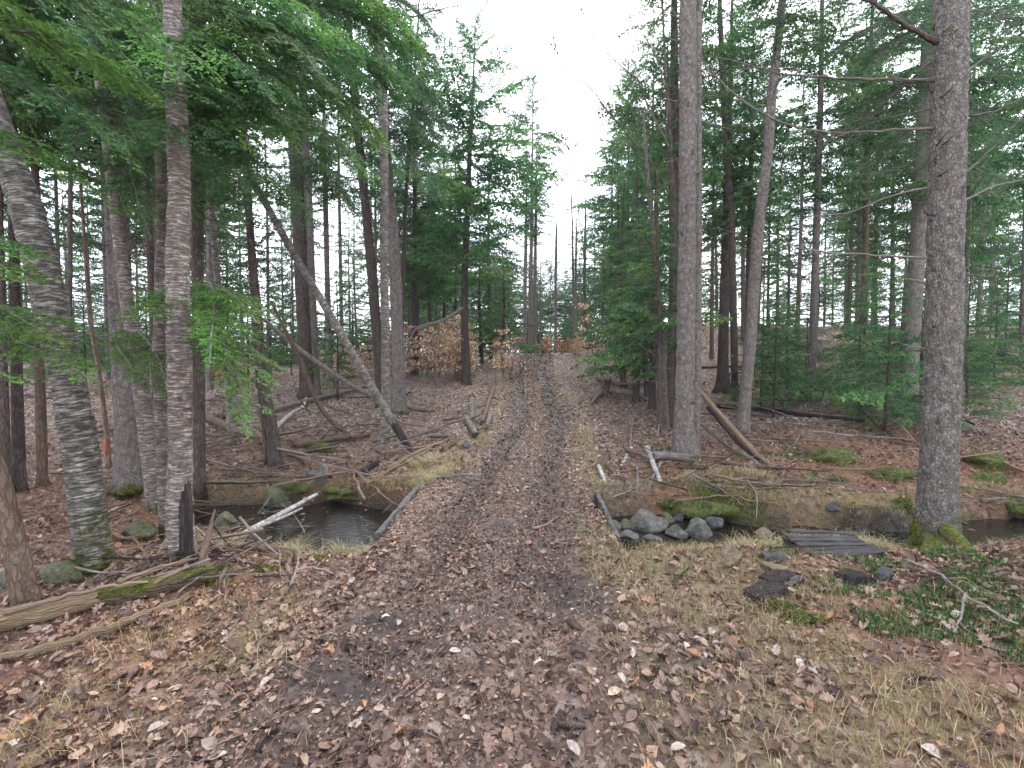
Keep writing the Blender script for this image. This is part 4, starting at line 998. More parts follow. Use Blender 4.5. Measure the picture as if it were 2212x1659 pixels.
# drooping boughs to the right of the stout spruce
for k, (a, b) in enumerate((((840, 60, 12), (945, 90, 11)), ((840, 120, 12), (960, 200, 11)), ((838, 200, 12), (940, 260, 11)), ((842, 280, 12.2), (950, 380, 11.4)), ((842, 0, 12), (930, 0, 11)), ((838, 160, 12), (1000, 260, 12.5)))):
    bough(t15, at(*a), at(*b), 1.1, 60 + k, 'hem', ll=.085, lw=.024, step=.11, droop=.3, tone=(0, .7))
# dark boughs upper right corner behind massive spruce
for k, (a, b) in enumerate((((2095, 20, 6.4), (2260, 20, 5.)), ((2000, 100, 8), (2240, 120, 6.5)), ((2000, 180, 8), (2230, 260, 6.5)), ((2000, 60, 8), (1850, 90, 6.5)), ((2000, 30, 8), (1760, 40, 6.5)), ((2000, -20, 8), (2150, -30, 6)), ((2000, 160, 8.5), (1820, 220, 7)), ((2000, 260, 8.8), (1850, 330, 7.5)), ((2000, 280, 8.8), (2180, 380, 7.5)))):
    bough(r9, at(*a), at(*b), .9, 80 + k, 'hem', ll=.06, lw=.017, step=.09, droop=.22, tone=(0, .6))

# ------------------------------------------------------------------ background woods (shared meshes)
TR = []
for k in range(5):
    P = np.array([(0, 0, -.4), (.02, .0, 1), (.05 * k - .1, .05, 4), (.09 * k - .2, .1, 8), (0, 0, 15)]); R = np.array([.17, .14, .12, .095, .02])
    TR.append(trunk_mesh(P, R, 9, .5, ['spruce', 'dark', 'spruce', 'pale', 'brown'][k], .1, .4, 50 + k))
LMK = [(205, 'shaggy birch'), (280, 'grey spruce'), (392, 'hollow birch'), (590, 'crooked spruce'), (668, 'paired spruces'), (760, 'leaning birch'), (856, 'stout spruce'), (1008, 'lone hemlock'), (1200, 'track crest'), (1400, 'broken snag'), (1487, 'twin spruce'), (1620, 'bent trunk'), (1750, 'long dead branches'), (1965, 'half hidden spruce'), (2040, 'massive spruce')]
def where(x, y):
    u = 1106 + 1013 * x / y
    if u < LMK[0][0]: return 'left of the ' + LMK[0][1]
    for (a, la), (b, lb) in zip(LMK, LMK[1:]):
        if a <= u < b: return 'between the %s and the %s' % (la, lb)
    return 'right of the ' + LMK[-1][1]
def btree(x, y, H, kinds, label, group, name='spruce', cat='tree', cb=None, tk=None, w=1., dead=True, cs=None):
    if group: label = label + ', ' + where(x, y)
    z = gz(x, y); root = link(name, None, loc=(x, y, z), label=label, cat=cat, group=group); root.rotation_euler = (0, 0, prr.random() * 6.28)
    t = TR[prr.randrange(5) if tk is None else tk]; s = H / 15
    o = link('trunk', t, root); o.scale = (w, w, s)
    if kinds:
        kk = prr.choice(kinds); me, ch = CROWN[kk]; cb_ = cb if cb is not None else H * prr.uniform(.25, .5)
        c = link('crown', me, root, loc=(0, 0, cb_)); q = cs or prr.uniform(.75, 1.15); c.scale = (q, q, (H + .3 - cb_) / ch); c.rotation_euler = (0, 0, prr.random() * 6.28)
    if dead:
        dobj = link('dead_branches', DEAD[prr.randrange(4)], root, loc=(0, 0, .9)); dobj.rotation_euler = (0, 0, prr.random() * 6.28)
    return root
placed = [(b[0], b[1]) for b in (b3, b7, b9, b10, b13, b15, bc1, br1, br5, br7, br9)]
def ok(x, y, md):
    for a, b in placed:
        if (a - x) ** 2 + (b - y) ** 2 < md * md: return False
    placed.append((x, y)); return True
HK = ['hem0', 'hem1', 'hem2', 'hem3', 'broad1']
n = 0; tries = 0
while n < 44 and tries < 5000:
    tries += 1; d = prr.uniform(13, 42); u = prr.uniform(-60, 965 if d > 20 else 820); x = (u - 1106) / 1013 * d
    if 684 < u < 792 and prr.random() < .8: continue
    if not ok(x, d, 1.6): continue
    far = d > 26
    btree(x, d, prr.uniform(12, 17), HK + (['pine0', 'bare1'] if far else []), 'far slender evergreen' if far else 'evergreen in the middle distance', 'evergreens in the woods left of the track, far back' if far else 'evergreens in the woods left of the track, middle distance', w=prr.uniform(.5, .95), cb=prr.uniform(1.5, 4) if far else prr.uniform(4.5, 7.5), cs=prr.uniform(.85, 1.2)); n += 1
n = 0; tries = 0
while n < 46 and tries < 5000:
    tries += 1; d = prr.uniform(13, 42); u = prr.uniform(1370 if d > 18 else 1520, 2270); x = (u - 1106) / 1013 * d
    if not ok(x, d, 1.6): continue
    far = d > 26
    btree(x, d, prr.uniform(11, 16), HK, 'far evergreen on rising ground' if far else 'dark evergreen in the middle distance', 'evergreens on the right slope, far back' if far else 'evergreens on the right slope, middle distance', w=prr.uniform(.5, .95), cb=prr.uniform(.8, 3) if far else prr.uniform(3, 6), cs=prr.uniform(.75, 1.15)); n += 1
n = 0; tries = 0
while n < 60 and tries < 5000:
    tries += 1; d = prr.uniform(38, 75); u = prr.uniform(850, 1420); x = (u - 1106) / 1013 * d
    if not ok(x, d, 2.2): continue
    btree(x, d, prr.uniform(9, 15), ['broad', 'broad1', 'broad1', 'hem0', 'pine0', 'pine1', 'broad', 'bare0'], 'distant grey green tree beyond the rise', 'distant trees beyond the crest', cb=prr.uniform(.6, 2.5), dead=False, w=.55, tk=3, cs=prr.uniform(1.0, 1.5)); n += 1
for (u, d, H, ck, lab) in ((930, 24, 11, 'hem0', 'hemlock left of the lone hemlock over the beech brush'), (960, 27, 12, 'hem2', 'leafy hemlock close behind the lone hemlock on its left'), (1060, 26, 12.5, 'hem3', 'hemlock close behind the lone hemlock on its right'), (1085, 23, 6, 'sap0', 'bushy low fir at the left side of the crest'), (1040, 24, 6.5, 'sap1', 'bushy fir between the lone hemlock and the crest'),
                       (900, 21, 10, 'hem1', 'hemlock standing right of the stout spruce'), (1330, 24, 10.5, 'hem0', 'full green hemlock right of the crest, edge of the sky gap'), (1370, 19, 11, 'hem3', 'tall green hemlock behind the young hemlocks'), (1345, 17, 7.5, 'sap2', 'leafy young hemlock leaning toward the track on the right'), (1350, 30, 17.5, 'broad', 'tall pine at the right edge of the sky gap'), (1300, 33, 9, 'hem2', 'green hemlock just right of the crest'),
                       (1318, 27, 12.5, 'broad1', 'broad leafy evergreen at the right flank of the sky gap'), (1405, 22, 15, 'broad', 'broad tall evergreen behind the broken snag'), (985, 30, 14, 'broad1', 'broad evergreen far behind the lone hemlock'), (905, 25, 12, 'broad', 'broad evergreen between the stout spruce and the lone hemlock'),
                       (1410, 13.5, 7, 'sap1', 'bright green hemlock behind the thin snag'), (1375, 14.5, 6.2, 'sap0', 'bright low hemlock right of the track edge')):
    x = (u - 1106) / 1013 * d
    btree(x, d, H, [ck], lab, None, 'hemlock', tk=1, w=.75, cb=(H * .12 if ck.startswith('sap') else H * .3), dead=False, cs=(1.6 if ck.startswith('sap') else 1.0)); placed.append((x, d))
n = 0; tries = 0
while n < 125 and tries < 8000:
    tries += 1; d = prr.uniform(26, 52); u = (prr.uniform(-40, 2260) if n % 2 else prr.uniform(-40, 900)) if n < 100 else prr.uniform(1000, 1400); x = (u - 1106) / 1013 * d
    if (1060 < u < 1330 and d < 40) or not ok(x, d, 1.3): continue
    lf = u < 1110
    btree(x, d, prr.uniform(3., 6), ['sap0', 'sap1', 'sap2'], 'bushy low fir, ' + ('far' if d < 34 else 'farther' if d < 42 else 'farthest'), 'understory firs in the far woods', 'young_fir', 'young tree', cb=.3, w=.4, dead=False, tk=1, cs=prr.uniform(1.3, 2.1)); n += 1
# hemlock saplings on the right slope
n = 0; tries = 0
while n < 22 and tries < 4000:
    tries += 1; d = prr.uniform(9.5, 20); u = prr.uniform(1640, 2240); x = (u - 1106) / 1013 * d
    if not ok(x, d, .9): continue
    btree(x, d, prr.uniform(2., 4.6), ['sap0', 'sap1', 'sap2'], 'dark hemlock sapling, ' + ('nearer' if d < 14 else 'farther'), 'hemlock saplings on the right slope', 'hemlock_sapling', 'sapling', cb=.35, w=.22, dead=False, tk=1, cs=prr.uniform(.8, 1.3)); n += 1
n = 0; tries = 0
while n < 12 and tries < 4000:
    tries += 1; d = prr.uniform(13, 24); u = prr.uniform(0, 760); x = (u - 1106) / 1013 * d
    if not ok(x, d, .9): continue
    btree(x, d, prr.uniform(2.5, 5), ['sap0', 'sap1', 'sap2'], 'hemlock sapling, ' + ('nearer' if d < 18 else 'farther'), 'hemlock saplings left of the track', 'hemlock_sapling', 'sapling', cb=.5, w=.22, dead=False, tk=1, cs=prr.uniform(.8, 1.2)); n += 1
# low spreading hemlock sprays on the ground at the right
for k, (u, v, s) in enumerate(((1960, 905, 1.1), (1885, 870, .9), (1930, 930, .9), (1800, 840, .9), (1760, 860, .6))):
    g = G(u, v); r = link('hemlock_seedling', None, loc=tuple(g), label=['low hemlock spray touching the foot of the half hidden spruce', 'low feathery hemlock left of the half hidden spruce', 'drooping hemlock seedling just above the red leaf slope', 'faint hemlock seedling in front of the fallen trunk end', 'smallest hemlock seedling on the right slope'][k], cat='seedling')
    for q in range(6):
        a = q * 1.05 + k; e = g + np.array([math.cos(a) * s, math.sin(a) * s, .35 + .1 * q])
        bough(r, g + np.array([0, 0, .15 + .05 * q]), e, .5, 120 + 10 * k + q, 'hem', ll=.05, lw=.014, step=.07, tone=(.1, .9))
# beech brush
def beech(name, H, nl, seed, mat):
    nl = int(nl * .6)
    rg = np.random.default_rng(seed); mb = MB(); pos = []
    for s in range(3):
        d = np.array([rg.normal(0, .2), rg.normal(0, .2), 1.]); P = np.array([d * H * t + rg.normal(0, .02, 3) * t for t in np.linspace(0, 1, 6)])
        tube(mb, P, np.linspace(.012, .003, 6), 4, 1, cap=False)
        for k in range(12):
            t = rg.uniform(.2, 1); c = P[int(t * 5)]; a = rg.random() * 6.28; l = H * (1.05 - t * .7) * rg.uniform(.2, .45); e = c + np.array([math.cos(a), math.sin(a), rg.uniform(.1, .5)]) * l
            tube(mb, np.array([c, (c + e) / 2 + [0, 0, .02], e]), [.005, .004, .002], 3, 1, cap=False)
            m = nl // 36; q = rg.random((m, 1)) * .85 + .15; pos.append(c + (e - c) * q + rg.normal(0, .04, (m, 3)))
    pos = np.concatenate(pos); n = len(pos)
    place(mb, SIMPLE, pos, rg.uniform(.06, .11, n), rg.random(n) * 6.28, rg.normal(.9, .6, n), rg.normal(0, .6, n), rg.random(n))
    return mb.mesh(name, [M[mat], M['deadtwig']], False)
BE = [beech('leaves', 1.7, 420, 400 + k, 'beech') for k in range(3)]; BR = [beech('leaves', 1.2, 420, 410 + k, 'beechred') for k in range(2)]
def bz(u, v, s, mesh, lab, grp=None, depth=None):
    if grp: lab = lab + ', ' + where((u - 1106) / 1013. * depth, depth)
    g = None
    if g is None:
        p = at(u, v, depth); g = np.array([p[0], depth, gz(p[0], depth)])
    o = link('beech_shrub', mesh, loc=tuple(g), label=lab, cat='shrub', group=grp); o.scale = (s, s, s * prr.uniform(.85, 1.15)); o.rotation_euler = (0, 0, prr.random() * 6.28)
gL = 'tan beech brush on the slope left of the track'
for k in range(40):
    u = prr.uniform(862, 1105)
    bz(u, 0, prr.uniform(.75, 1.25) * (1.3 if u < 1000 else 1.), BE[k % 3], 'tan leaved beech sapling, ' + prr.choice(['taller', 'low']), gL, depth=prr.uniform(18, 26))
for k in range(16):
    bz(prr.uniform(640, 850), 0, prr.uniform(.6, 1.), BE[k % 3], 'tan beech sapling', 'tan beech brush between the spruces', depth=prr.uniform(16, 22))
for k in range(12):
    bz(prr.uniform(1150, 1235), 760, prr.uniform(.7, 1.1), BR[k % 2], 'bright orange beech sapling beyond the rise', 'orange beech brush beyond the crest', depth=prr.uniform(30, 34))
bz(1282, 760, 1.7, BE[0], 'tallest orange tan beech shrub right of the head of the track', depth=26)
for k in range(16):
    bz(prr.uniform(1235, 1335), 760, prr.uniform(.5, .9), BE[k % 3], 'low tan beech sapling beyond the rise', 'tan beech brush right of the crest', depth=prr.uniform(24, 30))
for k in range(8):
    bz(prr.uniform(1335, 1410), 740, prr.uniform(.9, 1.3), BE[k % 3], 'tan beech sapling on the right slope', 'tan beech brush behind the young hemlocks', depth=prr.uniform(18, 22))
for k in range(6):
    bz(prr.uniform(1520, 1600), 770, prr.uniform(.5, .8), BE[k % 3], 'small tan beech sapling', 'tan beech brush right of the twin spruce', depth=prr.uniform(20, 26))
for k in range(5):
    bz(prr.uniform(430, 600), 800, prr.uniform(.5, .8), BR[k % 2], 'orange beech sapling deep in the woods', 'orange beech brush in the left woods', depth=prr.uniform(17, 22))

# ------------------------------------------------------------------ bridge edges
def block(name, P0, P1, w, zt, zb, label, mat, n=6, cat='bridge edge', inward=1):
    mb = MB(); P0 = np.array(P0); P1 = np.array(P1); t = np.linspace(0, 1, 26); rg = np.random.default_rng(5)
    sec = np.array([(0, zb), (0, zt - .02), (.015, zt), (w - .015, zt), (w, zt - .02), (w, zb)]); V = []
    for q in t:
        c = P0 * (1 - q) + P1 * q
        for sx, sz in sec:
            V.append((c[0] + sx * inward + rg.normal(0, .004), c[1] + rg.normal(0, .003), sz + (rg.normal(0, .006) if sz > zb else 0) + .0 * q))
    m = len(sec); i = np.arange(25)[:, None] * m; j = np.arange(m)[None]; j2 = (j + 1) % m
    F = np.stack([i + j, i + j2, i + m + j2, i + m + j], -1).reshape(-1, 4)
    mb.add(np.array(V), F); mb.add(np.array(V[:m] + V[-m:]), np.array([[0, 1, 2, 3], [0, 3, 4, 5], [9, 8, 7, 6], [11, 10, 9, 6]]))
    return link(name, mb.mesh(name, [mat], False), label=label, cat=cat)
el0 = G(800, 1165); el1 = G(930, 1042); er0 = G(1336, 1195); er1 = G(1284, 1066)
block('bridge_edge', (-1.42, 4.75), (-1.38, 6.9), .07, -.01, -.7, 'worn grey concrete edge of the track crossing beside the pond', M['concrete'])
block('bridge_edge', (1.04, 4.65), (1.14, 6.4), .06, -.02, -.7, 'worn grey concrete edge of the track crossing beside the stream rocks', M['concrete'])

# ------------------------------------------------------------------ rocks
def ico(sub):
    import bmesh
    bm = bmesh.new(); bmesh.ops.create_icosphere(bm, subdivisions=sub, radius=1); V = np.array([v.co[:] for v in bm.verts]); F = np.array([[v.index for v in f.verts] for f in bm.faces]); bm.free(); return V, F
ICO = ico(4); ICO3 = ico(3)
def rock(u, v, w, h, label, mat='rock', name='rock', dep=1., seed=None, sink=.3, yaw=None, cat='rock', hh=0., blocky=.25, base=None):
    """u, v: picture position of the foot; w, h: size in picture units"""
    SEED[0] += 1; sd = SEED[0]; g = G(u, v, hh) if base is None else np.array(base); k = g[1] / 1013; a = w * k / 2 * 1.05; c = h * k / (2 - 2 * sink) * .95
    V, F = ICO; V = V.copy(); rg = np.random.default_rng(sd)
    for q in range(9):
        nn = nrm(rg.normal(0, 1, (1, 3)))[0]; lim = rg.uniform(.5, .85); dd = V @ nn; V -= np.outer(np.maximum(dd - lim, 0) * .95, nn)
    nz = vn3(V[:, 0] * 1.6 + 20, V[:, 1] * 1.6 + 20, V[:, 2] * 1.6 + 20, sd) - .5; nz2 = vn3(V[:, 0] * 6 + 20, V[:, 1] * 6 + 20, V[:, 2] * 6 + 20, sd) - .5
    V = V * (1.05 + nz * .35 + nz2 * .1)[:, None]
    V = V / np.abs(V).max(0); V = V * np.array([a, a * .8 * dep, c]); V[:, 2] += c * (1 - 2 * sink)
    mb = MB(); mb.add(V, F); o = link(name, mb.mesh(name, [M[mat]]), loc=(g[0], g[1] + a * .5, g[2]), label=label, cat=cat)
    if yaw is not None: o.rotation_euler = (0, 0, yaw)
    return o
rock(595, 1122, 96, 84, 'big moss tinted boulder at the far left end of the pond', 'mossrock', 'boulder', cat='boulder', sink=.02)
rock(692, 1056, 32, 52, 'small upright grey stone on the bank above the pond', 'rock', sink=.15)
rock(284, 1168, 66, 42, 'mossy green rock between the shaggy birch and the hollow birch', 'mossrock')
rock(478, 1150, 60, 44, 'mossy rock at the pond end behind the rotten stub', 'mossrock')
rock(120, 1265, 90, 50, 'mossy rock left of the shaggy birch foot', 'mossrock')
rock(20, 1270, 70, 40, 'mossy rock at the left frame edge', 'mossrock')
rock(668, 1030, 30, 14, 'flat pale stone above the pond', 'rock')
rock(1008, 968, 22, 16, 'small grey stone at the foot of the log pile', 'rock')
ZW = WATER_Z - .1
for (u, v, w, h, lab, mt) in ((1327, 1148, 36, 34, 'round grey stone touching the right bridge edge', 'rock'), (1403, 1148, 84, 52, 'largest rock in the stream beside the bridge', 'rock'), (1361, 1172, 40, 32, 'egg shaped rock in front of the largest stream rock', 'rock'),
                              (1416, 1174, 42, 20, 'flat wet rock below the largest stream rock', 'rock'), (1466, 1162, 42, 32, 'grey rock between the largest rock and the wide grey rock', 'rock'), (1516, 1164, 60, 48, 'wide grey rock right of the middle of the stones', 'rock'),
                              (1551, 1142, 46, 28, 'flat topped rock at the mossy overhang', 'slate'), (1354, 1145, 30, 26, 'small rock wedged behind the egg shaped rock', 'mossrock'), (1443, 1128, 28, 24, 'small mossy rock behind the largest stream rock', 'mossrock'), (1322, 1166, 18, 22, 'little dark stone in the corner by the bridge edge', 'slate'), (1470, 1126, 24, 20, 'small dark rock on the far bank', 'slate'),
                              (1655, 1160, 42, 24, 'brown rock where the stream shows again', 'brownrock'), (1900, 1183, 34, 26, 'pale rock with moss cap in the stream near the massive spruce', 'mossrock')):
    r = ray(u, v); t = (WATER_Z - CAM_H) / r[2]; b = (r[0] * t, t, WATER_Z + .0)
    rock(u, v, w * 1.08, h * .82, lab, mt, base=b, sink=.3)
rock(1588, 1222, 64, 38, 'brown rounded boulder half buried in the near bank', 'brownrock', sink=.35)
rock(1680, 1240, 50, 20, 'brown stone beside the plank platform', 'brownrock')
rock(1806, 1108, 32, 18, 'dark stone on the far bank in grass', 'slate')
rock(1918, 1262, 42, 34, 'flat grey stone standing below the planks', 'slate', dep=.5)
rock(1260, 1395, 9, 9, 'small round stone lying on the track', 'slate', cat='stone', name='stone', sink=.1)
# moss cushions
def mound(u, v, w, h, label, mat='mossf', dens=900, name='moss_cushion', base=None):
    SEED[0] += 1; sd = SEED[0]; g = G(u, v) if base is None else np.array(base); k = g[1] / 1013; a = w * k / 2; hgt = max(h * k * .8, .03)
    V, F = ICO3; V = V.copy(); nz = vn3(V[:, 0] * 2 + 20, V[:, 1] * 2 + 20, V[:, 2] * 2 + 20, sd) - .5; nzb = vn3(V[:, 0] * 5 + 20, V[:, 1] * 5 + 20, V[:, 2] * 5 + 20, sd + 5) - .5; V = V * (1 + nz * 1.1 + nzb * .35)[:, None] * np.array([a, a * .6, hgt]); 
    rg = np.random.default_rng(sd); mb = MB(); mb.add(V, F, 0, rnd=.4)
    up = V[:, 2] > -hgt * .2; idx = rg.choice(np.where(up)[0], min(dens, 1400)); pos = V[idx] + rg.normal(0, 1, (len(idx), 3)) * np.array([a * .07, a * .05, hgt * .03]); n = len(idx)
    place(mb, SIMPLE, pos, rg.uniform(.012, .026, n), rg.random(n) * 6.28, rg.normal(0, .9, n), rg.normal(0, .9, n), np.clip(.5 + (nz[idx]) + rg.normal(0, .2, n), 0, 1), mat=1)
    return link(name, mb.mesh(name, [M['mossmound'], M[mat]]), loc=(g[0], g[1], g[2]), label=label, cat='moss')
for a in ((1550, 1108, 150, 34, 'thick yellow green moss overhang on the far stream bank'), (1793, 995, 100, 24, 'long dark green moss cushion in the red leaves left of the massive spruce'), (2134, 1002, 105, 26, 'long moss cushion right of the massive spruce, the larger one'), (2136, 1040, 70, 22, 'smaller moss cushion right of the massive spruce, below the larger one'),
          (1928, 1030, 88, 18, 'moss cushion touching the left side of the massive spruce'), (1807, 1040, 42, 12, 'small moss tuft in the red leaves above the stream'), (1747, 1032, 32, 12, 'tiny yellow moss tuft left of the long moss cushion'), (2198, 1112, 60, 24, 'moss cushion at the right frame edge'), (1946, 1095, 40, 22, 'moss tuft on the far bank beside the massive spruce'),
          (686, 1210, 48, 12, 'small yellow moss tuft below the pond'), (577, 1236, 42, 14, 'moss tuft by the pond side log'), (1690, 1318, 60, 14, 'yellow moss patch in the foreground right, upper part'), (1735, 1345, 95, 18, 'yellow green moss patch in the foreground right, lower part'), (745, 1070, 80, 15, 'dark moss on the far pond rim'), (640, 1058, 44, 12, 'dark moss patch left of the upright stone'),
          (690, 975, 60, 18, 'green moss on the brown fallen log'), (450, 1265, 30, 20, 'moss lump at the end of the mossy log'), (1575, 1020, 26, 12, 'moss tuft behind the crossed dead poles'), (2090, 1262, 60, 14, 'moss on the ground in front of the massive spruce'), (1445, 1095, 34, 16, 'moss clump above the stream rocks')):
    mound(*a)
# club moss field, lower right
x = rng.uniform(2.3, 5.4, 34000); y = rng.uniform(2.6, 4.5, 34000)
uu = 1106 + x / y * 1013; e = fb2(x * 3, y * 3, 55, 3)
kk = (e > .42 + .25 * np.clip((np.hypot((x - 3.6) / 1.25, (y - 3.45) / .8)) - .55, -1, 2)) & (np.hypot(x - br8[0], y - br8[1]) > .45)
blades('club_moss', (x[kk], y[kk]), .04, .006, M['clubmoss'], 'dark green club moss carpet below the massive spruce', 'moss', .8, (0, 1), 2)
x = rng.uniform(-2.6, 4.2, 30000); y = rng.uniform(2, 5.6, 30000); kk = (fb2(x * 2.3, y * 2.3, 155, 3) > .63) & (np.abs(x - pathx(y)) > .8)
blades('green_grass', (x[kk], y[kk]), .045, .0035, M['grass'], 'sparse fresh green blades among the leaves beside the track', 'grass', .8, (.9, 1), 2)

# ------------------------------------------------------------------ fallen wood
def fallen(label, pts, w, mat='stick', name='fallen_branch', cat='branch', twigs=0, seed=0, sides=10, rough=.18, taper=.6, h=.0, ragged=False, dz=.05, wig=.012, group=None):
    """pts: (u, v[, height]) ; w thickness in picture units at the first point"""
    P = np.array([G(p[0], p[1], (p[2] if len(p) > 2 else 0.)) for p in pts]); r0 = w / 2026 * P[0][1]; P[:, 2] += r0 * .7
    SEED[0] += 1; rg = np.random.default_rng(SEED[0]); base = P[0].copy(); L = np.sum(np.linalg.norm(np.diff(P, axis=0), axis=1)); n = max(5, int(L / dz)); Q = spline(P, n)
    gq = terrain(Q[:, 0], Q[:, 1]); Q[:, 2] = np.maximum(Q[:, 2], gq + r0 * .25); Q[1:-1] += rg.normal(0, wig * .5, (n - 2, 3)) * (1 if r0 < .05 else .3)
    mb = MB(); tube(mb, Q - base, np.linspace(r0, r0 * taper, n), sides, 0, rough=rough, seed=SEED[0], ragged=ragged)
    ax = nrm((Q[-1] - Q[0])[None])[0]
    for k in range(twigs):
        i = int(rg.uniform(.2, 1) * (n - 1)); d = nrm((ax * .7 + rg.normal(0, .5, 3) + [0, 0, .15])[None])[0]; l = L * rg.uniform(.12, .3); c = Q[i] - base
        T = np.array([c, c + d * l * .5 + rg.normal(0, .02, 3), c + d * l + rg.normal(0, .03, 3)]); tube(mb, T, [r0 * .4, r0 * .28, .0025], 4, 0, cap=False, seed=k)
    return link(name, mb.mesh(name, [M[mat]]), loc=tuple(base), label=label, cat=cat, group=group)
LG = dict(name='fallen_log', cat='log')
fallen('big half rotted log with bare split wood at the lower left corner', [(-60, 1372), (100, 1340), (240, 1302)], 52, 'barewood', sides=20, rough=.22, taper=.85, ragged=True, dz=.03, **LG)
fallen('moss covered end of the big log below the hollow birch', [(225, 1306), (340, 1285), (450, 1258)], 46, 'mosslog', sides=20, rough=.22, taper=.9, ragged=True, dz=.03, **LG)
fallen('split grey timber lying in front of the mossy log', [(-40, 1450), (155, 1398), (280, 1350), (398, 1302)], 27, 'barewood', sides=12, rough=.3, taper=.7, ragged=True, dz=.03, **LG)
fallen('long pale pole lying on top of the mossy log', [(10, 1332, .13), (155, 1292, .15), (240, 1272, .15), (320, 1262, .12)], 12, 'stick', taper=.6)
fallen('pale curved stick against the hollow birch foot', [(246, 1271, .1), (327, 1233, .16), (423, 1212, .2)], 9, 'stick')
fallen('brown stick slanting up toward the hollow birch', [(202, 1255, .05), (292, 1190, .12), (345, 1168, .12)], 8, 'stick')
fallen('grey stick between the shaggy birch and the hollow birch', [(200, 1262, .02), (280, 1230, .05), (350, 1208, .08)], 7, 'greystick')
fallen('short tan stick above the mossy log end', [(335, 1265, .12), (372, 1248, .15), (410, 1228, .18)], 11, 'stick', taper=.4)
fallen('orange brown stick behind the hollow birch', [(248, 1155, .04), (262, 1166, .04), (335, 1167, .04)], 8, 'stick')
fallen('long thin pole lying left of the shaggy birch', [(58, 1175), (160, 1170)], 5, 'stick')
fallen('thick dark log at the near side of the pond', [(468, 1192, .03), (560, 1190, .03), (638, 1202, .02)], 26, 'log', sides=16, taper=.8, ragged=True, dz=.03, **LG)
def between(label, pts3, w, mat, twigs=0, name='fallen_branch', cat='branch', taper=.7, sides=12):
    P = np.array(pts3); r0 = w / 2026 * P[0][1]; SEED[0] += 1; L = np.sum(np.linalg.norm(np.diff(P, axis=0), axis=1)); n = max(5, int(L / .05)); Q = spline(P, n); mb = MB()
    tube(mb, Q - P[0], np.linspace(r0, r0 * taper, n), sides, 0, rough=.12, seed=SEED[0]); rg = np.random.default_rng(SEED[0]); ax = nrm((Q[-1] - Q[0])[None])[0]
    for k in range(twigs):
        i = int(rg.uniform(.2, .95) * (n - 1)); d = nrm((ax * .7 + rg.normal(0, .5, 3))[None])[0]; l = L * rg.uniform(.1, .25); c = Q[i] - P[0]
        tube(mb, np.array([c, c + d * l * .5 + rg.normal(0, .02, 3), c + d * l]), [r0 * .4, r0 * .28, .0025], 4, 0, cap=False)
    return link(name, mb.mesh(name, [M[mat]]), loc=tuple(P[0]), label=label, cat=cat)
between('white birch log slanting across the pond', [at(510, 1162, 5.3), at(600, 1114, 5.95), at(684, 1068, 6.9)], 15, 'white', name='birch_log', cat='log')
between('thinner white birch branch beside the birch log in the pond', [at(560, 1138, 5.6), at(610, 1118, 5.9), at(652, 1098, 6.3)], 8, 'white', name='birch_branch')
between('grey stick leaning on the boulder over the pond', [at(552, 1118, 6.6), at(580, 1080, 6.9), at(608, 1050, 7.3)], 5, 'greystick')
between('dark crooked stick crossing the near end of the birch log', [at(518, 1118, 5.2), at(555, 1160, 4.9), at(608, 1205, 4.7)], 6, 'greystick')
fallen('pale bleached twig below the pond, longest', [(608, 1217), (682, 1220)], 6, 'greystick')
fallen('pale short stick just right of the bleached twig', [(677, 1229), (722, 1243)], 7, 'greystick')
fallen('short rust brown stick below the pond', [(664, 1246), (690, 1256), (706, 1258)], 10, 'stick')
fallen('short tan stick end on below the pond log', [(620, 1232), (634, 1250)], 14, 'stick')
fallen('thin dark stick lying across the track', [(835, 1173), (920, 1177), (1002, 1182)], 4, 'deadtwig', twigs=2)
fallen('straw coloured twig on the pond edge grass', [(800, 1145), (775, 1165), (762, 1182)], 6, 'stick')
fallen('pale stick pair beside the pond log, upper', [(474, 1200, .05), (560, 1222, .02)], 7, 'greystick')
fallen('twig on the ground beside the rotten stub root', [(470, 1325), (497, 1300)], 5, 'greystick')
# far bank wood
fallen('brown moss patched log on the slope above the pond', [(640, 968), (700, 957), (790, 945)], 15, 'log', sides=12, twigs=3, ragged=True, **LG)
fallen('long pale pole along the bank leading to the log pile, upper', [(835, 1018), (900, 982), (975, 950)], 12, 'barewood', **LG)
fallen('long pale pole along the bank leading to the log pile, lower', [(800, 1040), (880, 1000), (930, 972)], 9, 'stick', **LG)
fallen('dark bark slab on the slope above the bridge edge', [(772, 1032), (800, 1015), (818, 1004)], 18, 'rotten', taper=.7, **LG)
fallen('moss tipped short log near the bank top', [(955, 978), (972, 966), (984, 960)], 12, 'mosslog', **LG)
fallen('white thin log lying behind the dark double stemmed spruce', [(592, 889, .08), (682, 865, .05), (800, 836, .05)], 13, 'greystick', **LG)
fallen('dark log running left from the white thin log', [(440, 908), (500, 903), (565, 897)], 15, 'log', **LG)
fallen('dark log slanting down to the double stemmed spruce', [(440, 902), (517, 940), (640, 988)], 17, 'log', twigs=3, **LG)
fallen('short pale birch pole at the spruce foot', [(594, 930), (620, 905), (655, 880), (662, 862)], 10, 'white', **LG)
fallen('brown pole far left of the grey spruce', [(210, 935, .1), (260, 928, .1), (300, 924, .1)], 10, 'stick', **LG)
fallen('bent fallen pole in the far left woods', [(700, 812), (760, 800), (820, 790)], 8, 'greystick', **LG)
between('pale pole propped in the beech brush', [at(900, 712, 16), at(960, 690, 16.5), at(1000, 665, 17)], 8, 'greystick', name='leaning_pole')
between('pale pole slanting behind the stout spruce', [at(880, 745, 15), at(905, 705, 15.2), at(990, 690, 15.6)], 4, 'greystick', name='leaning_pole')
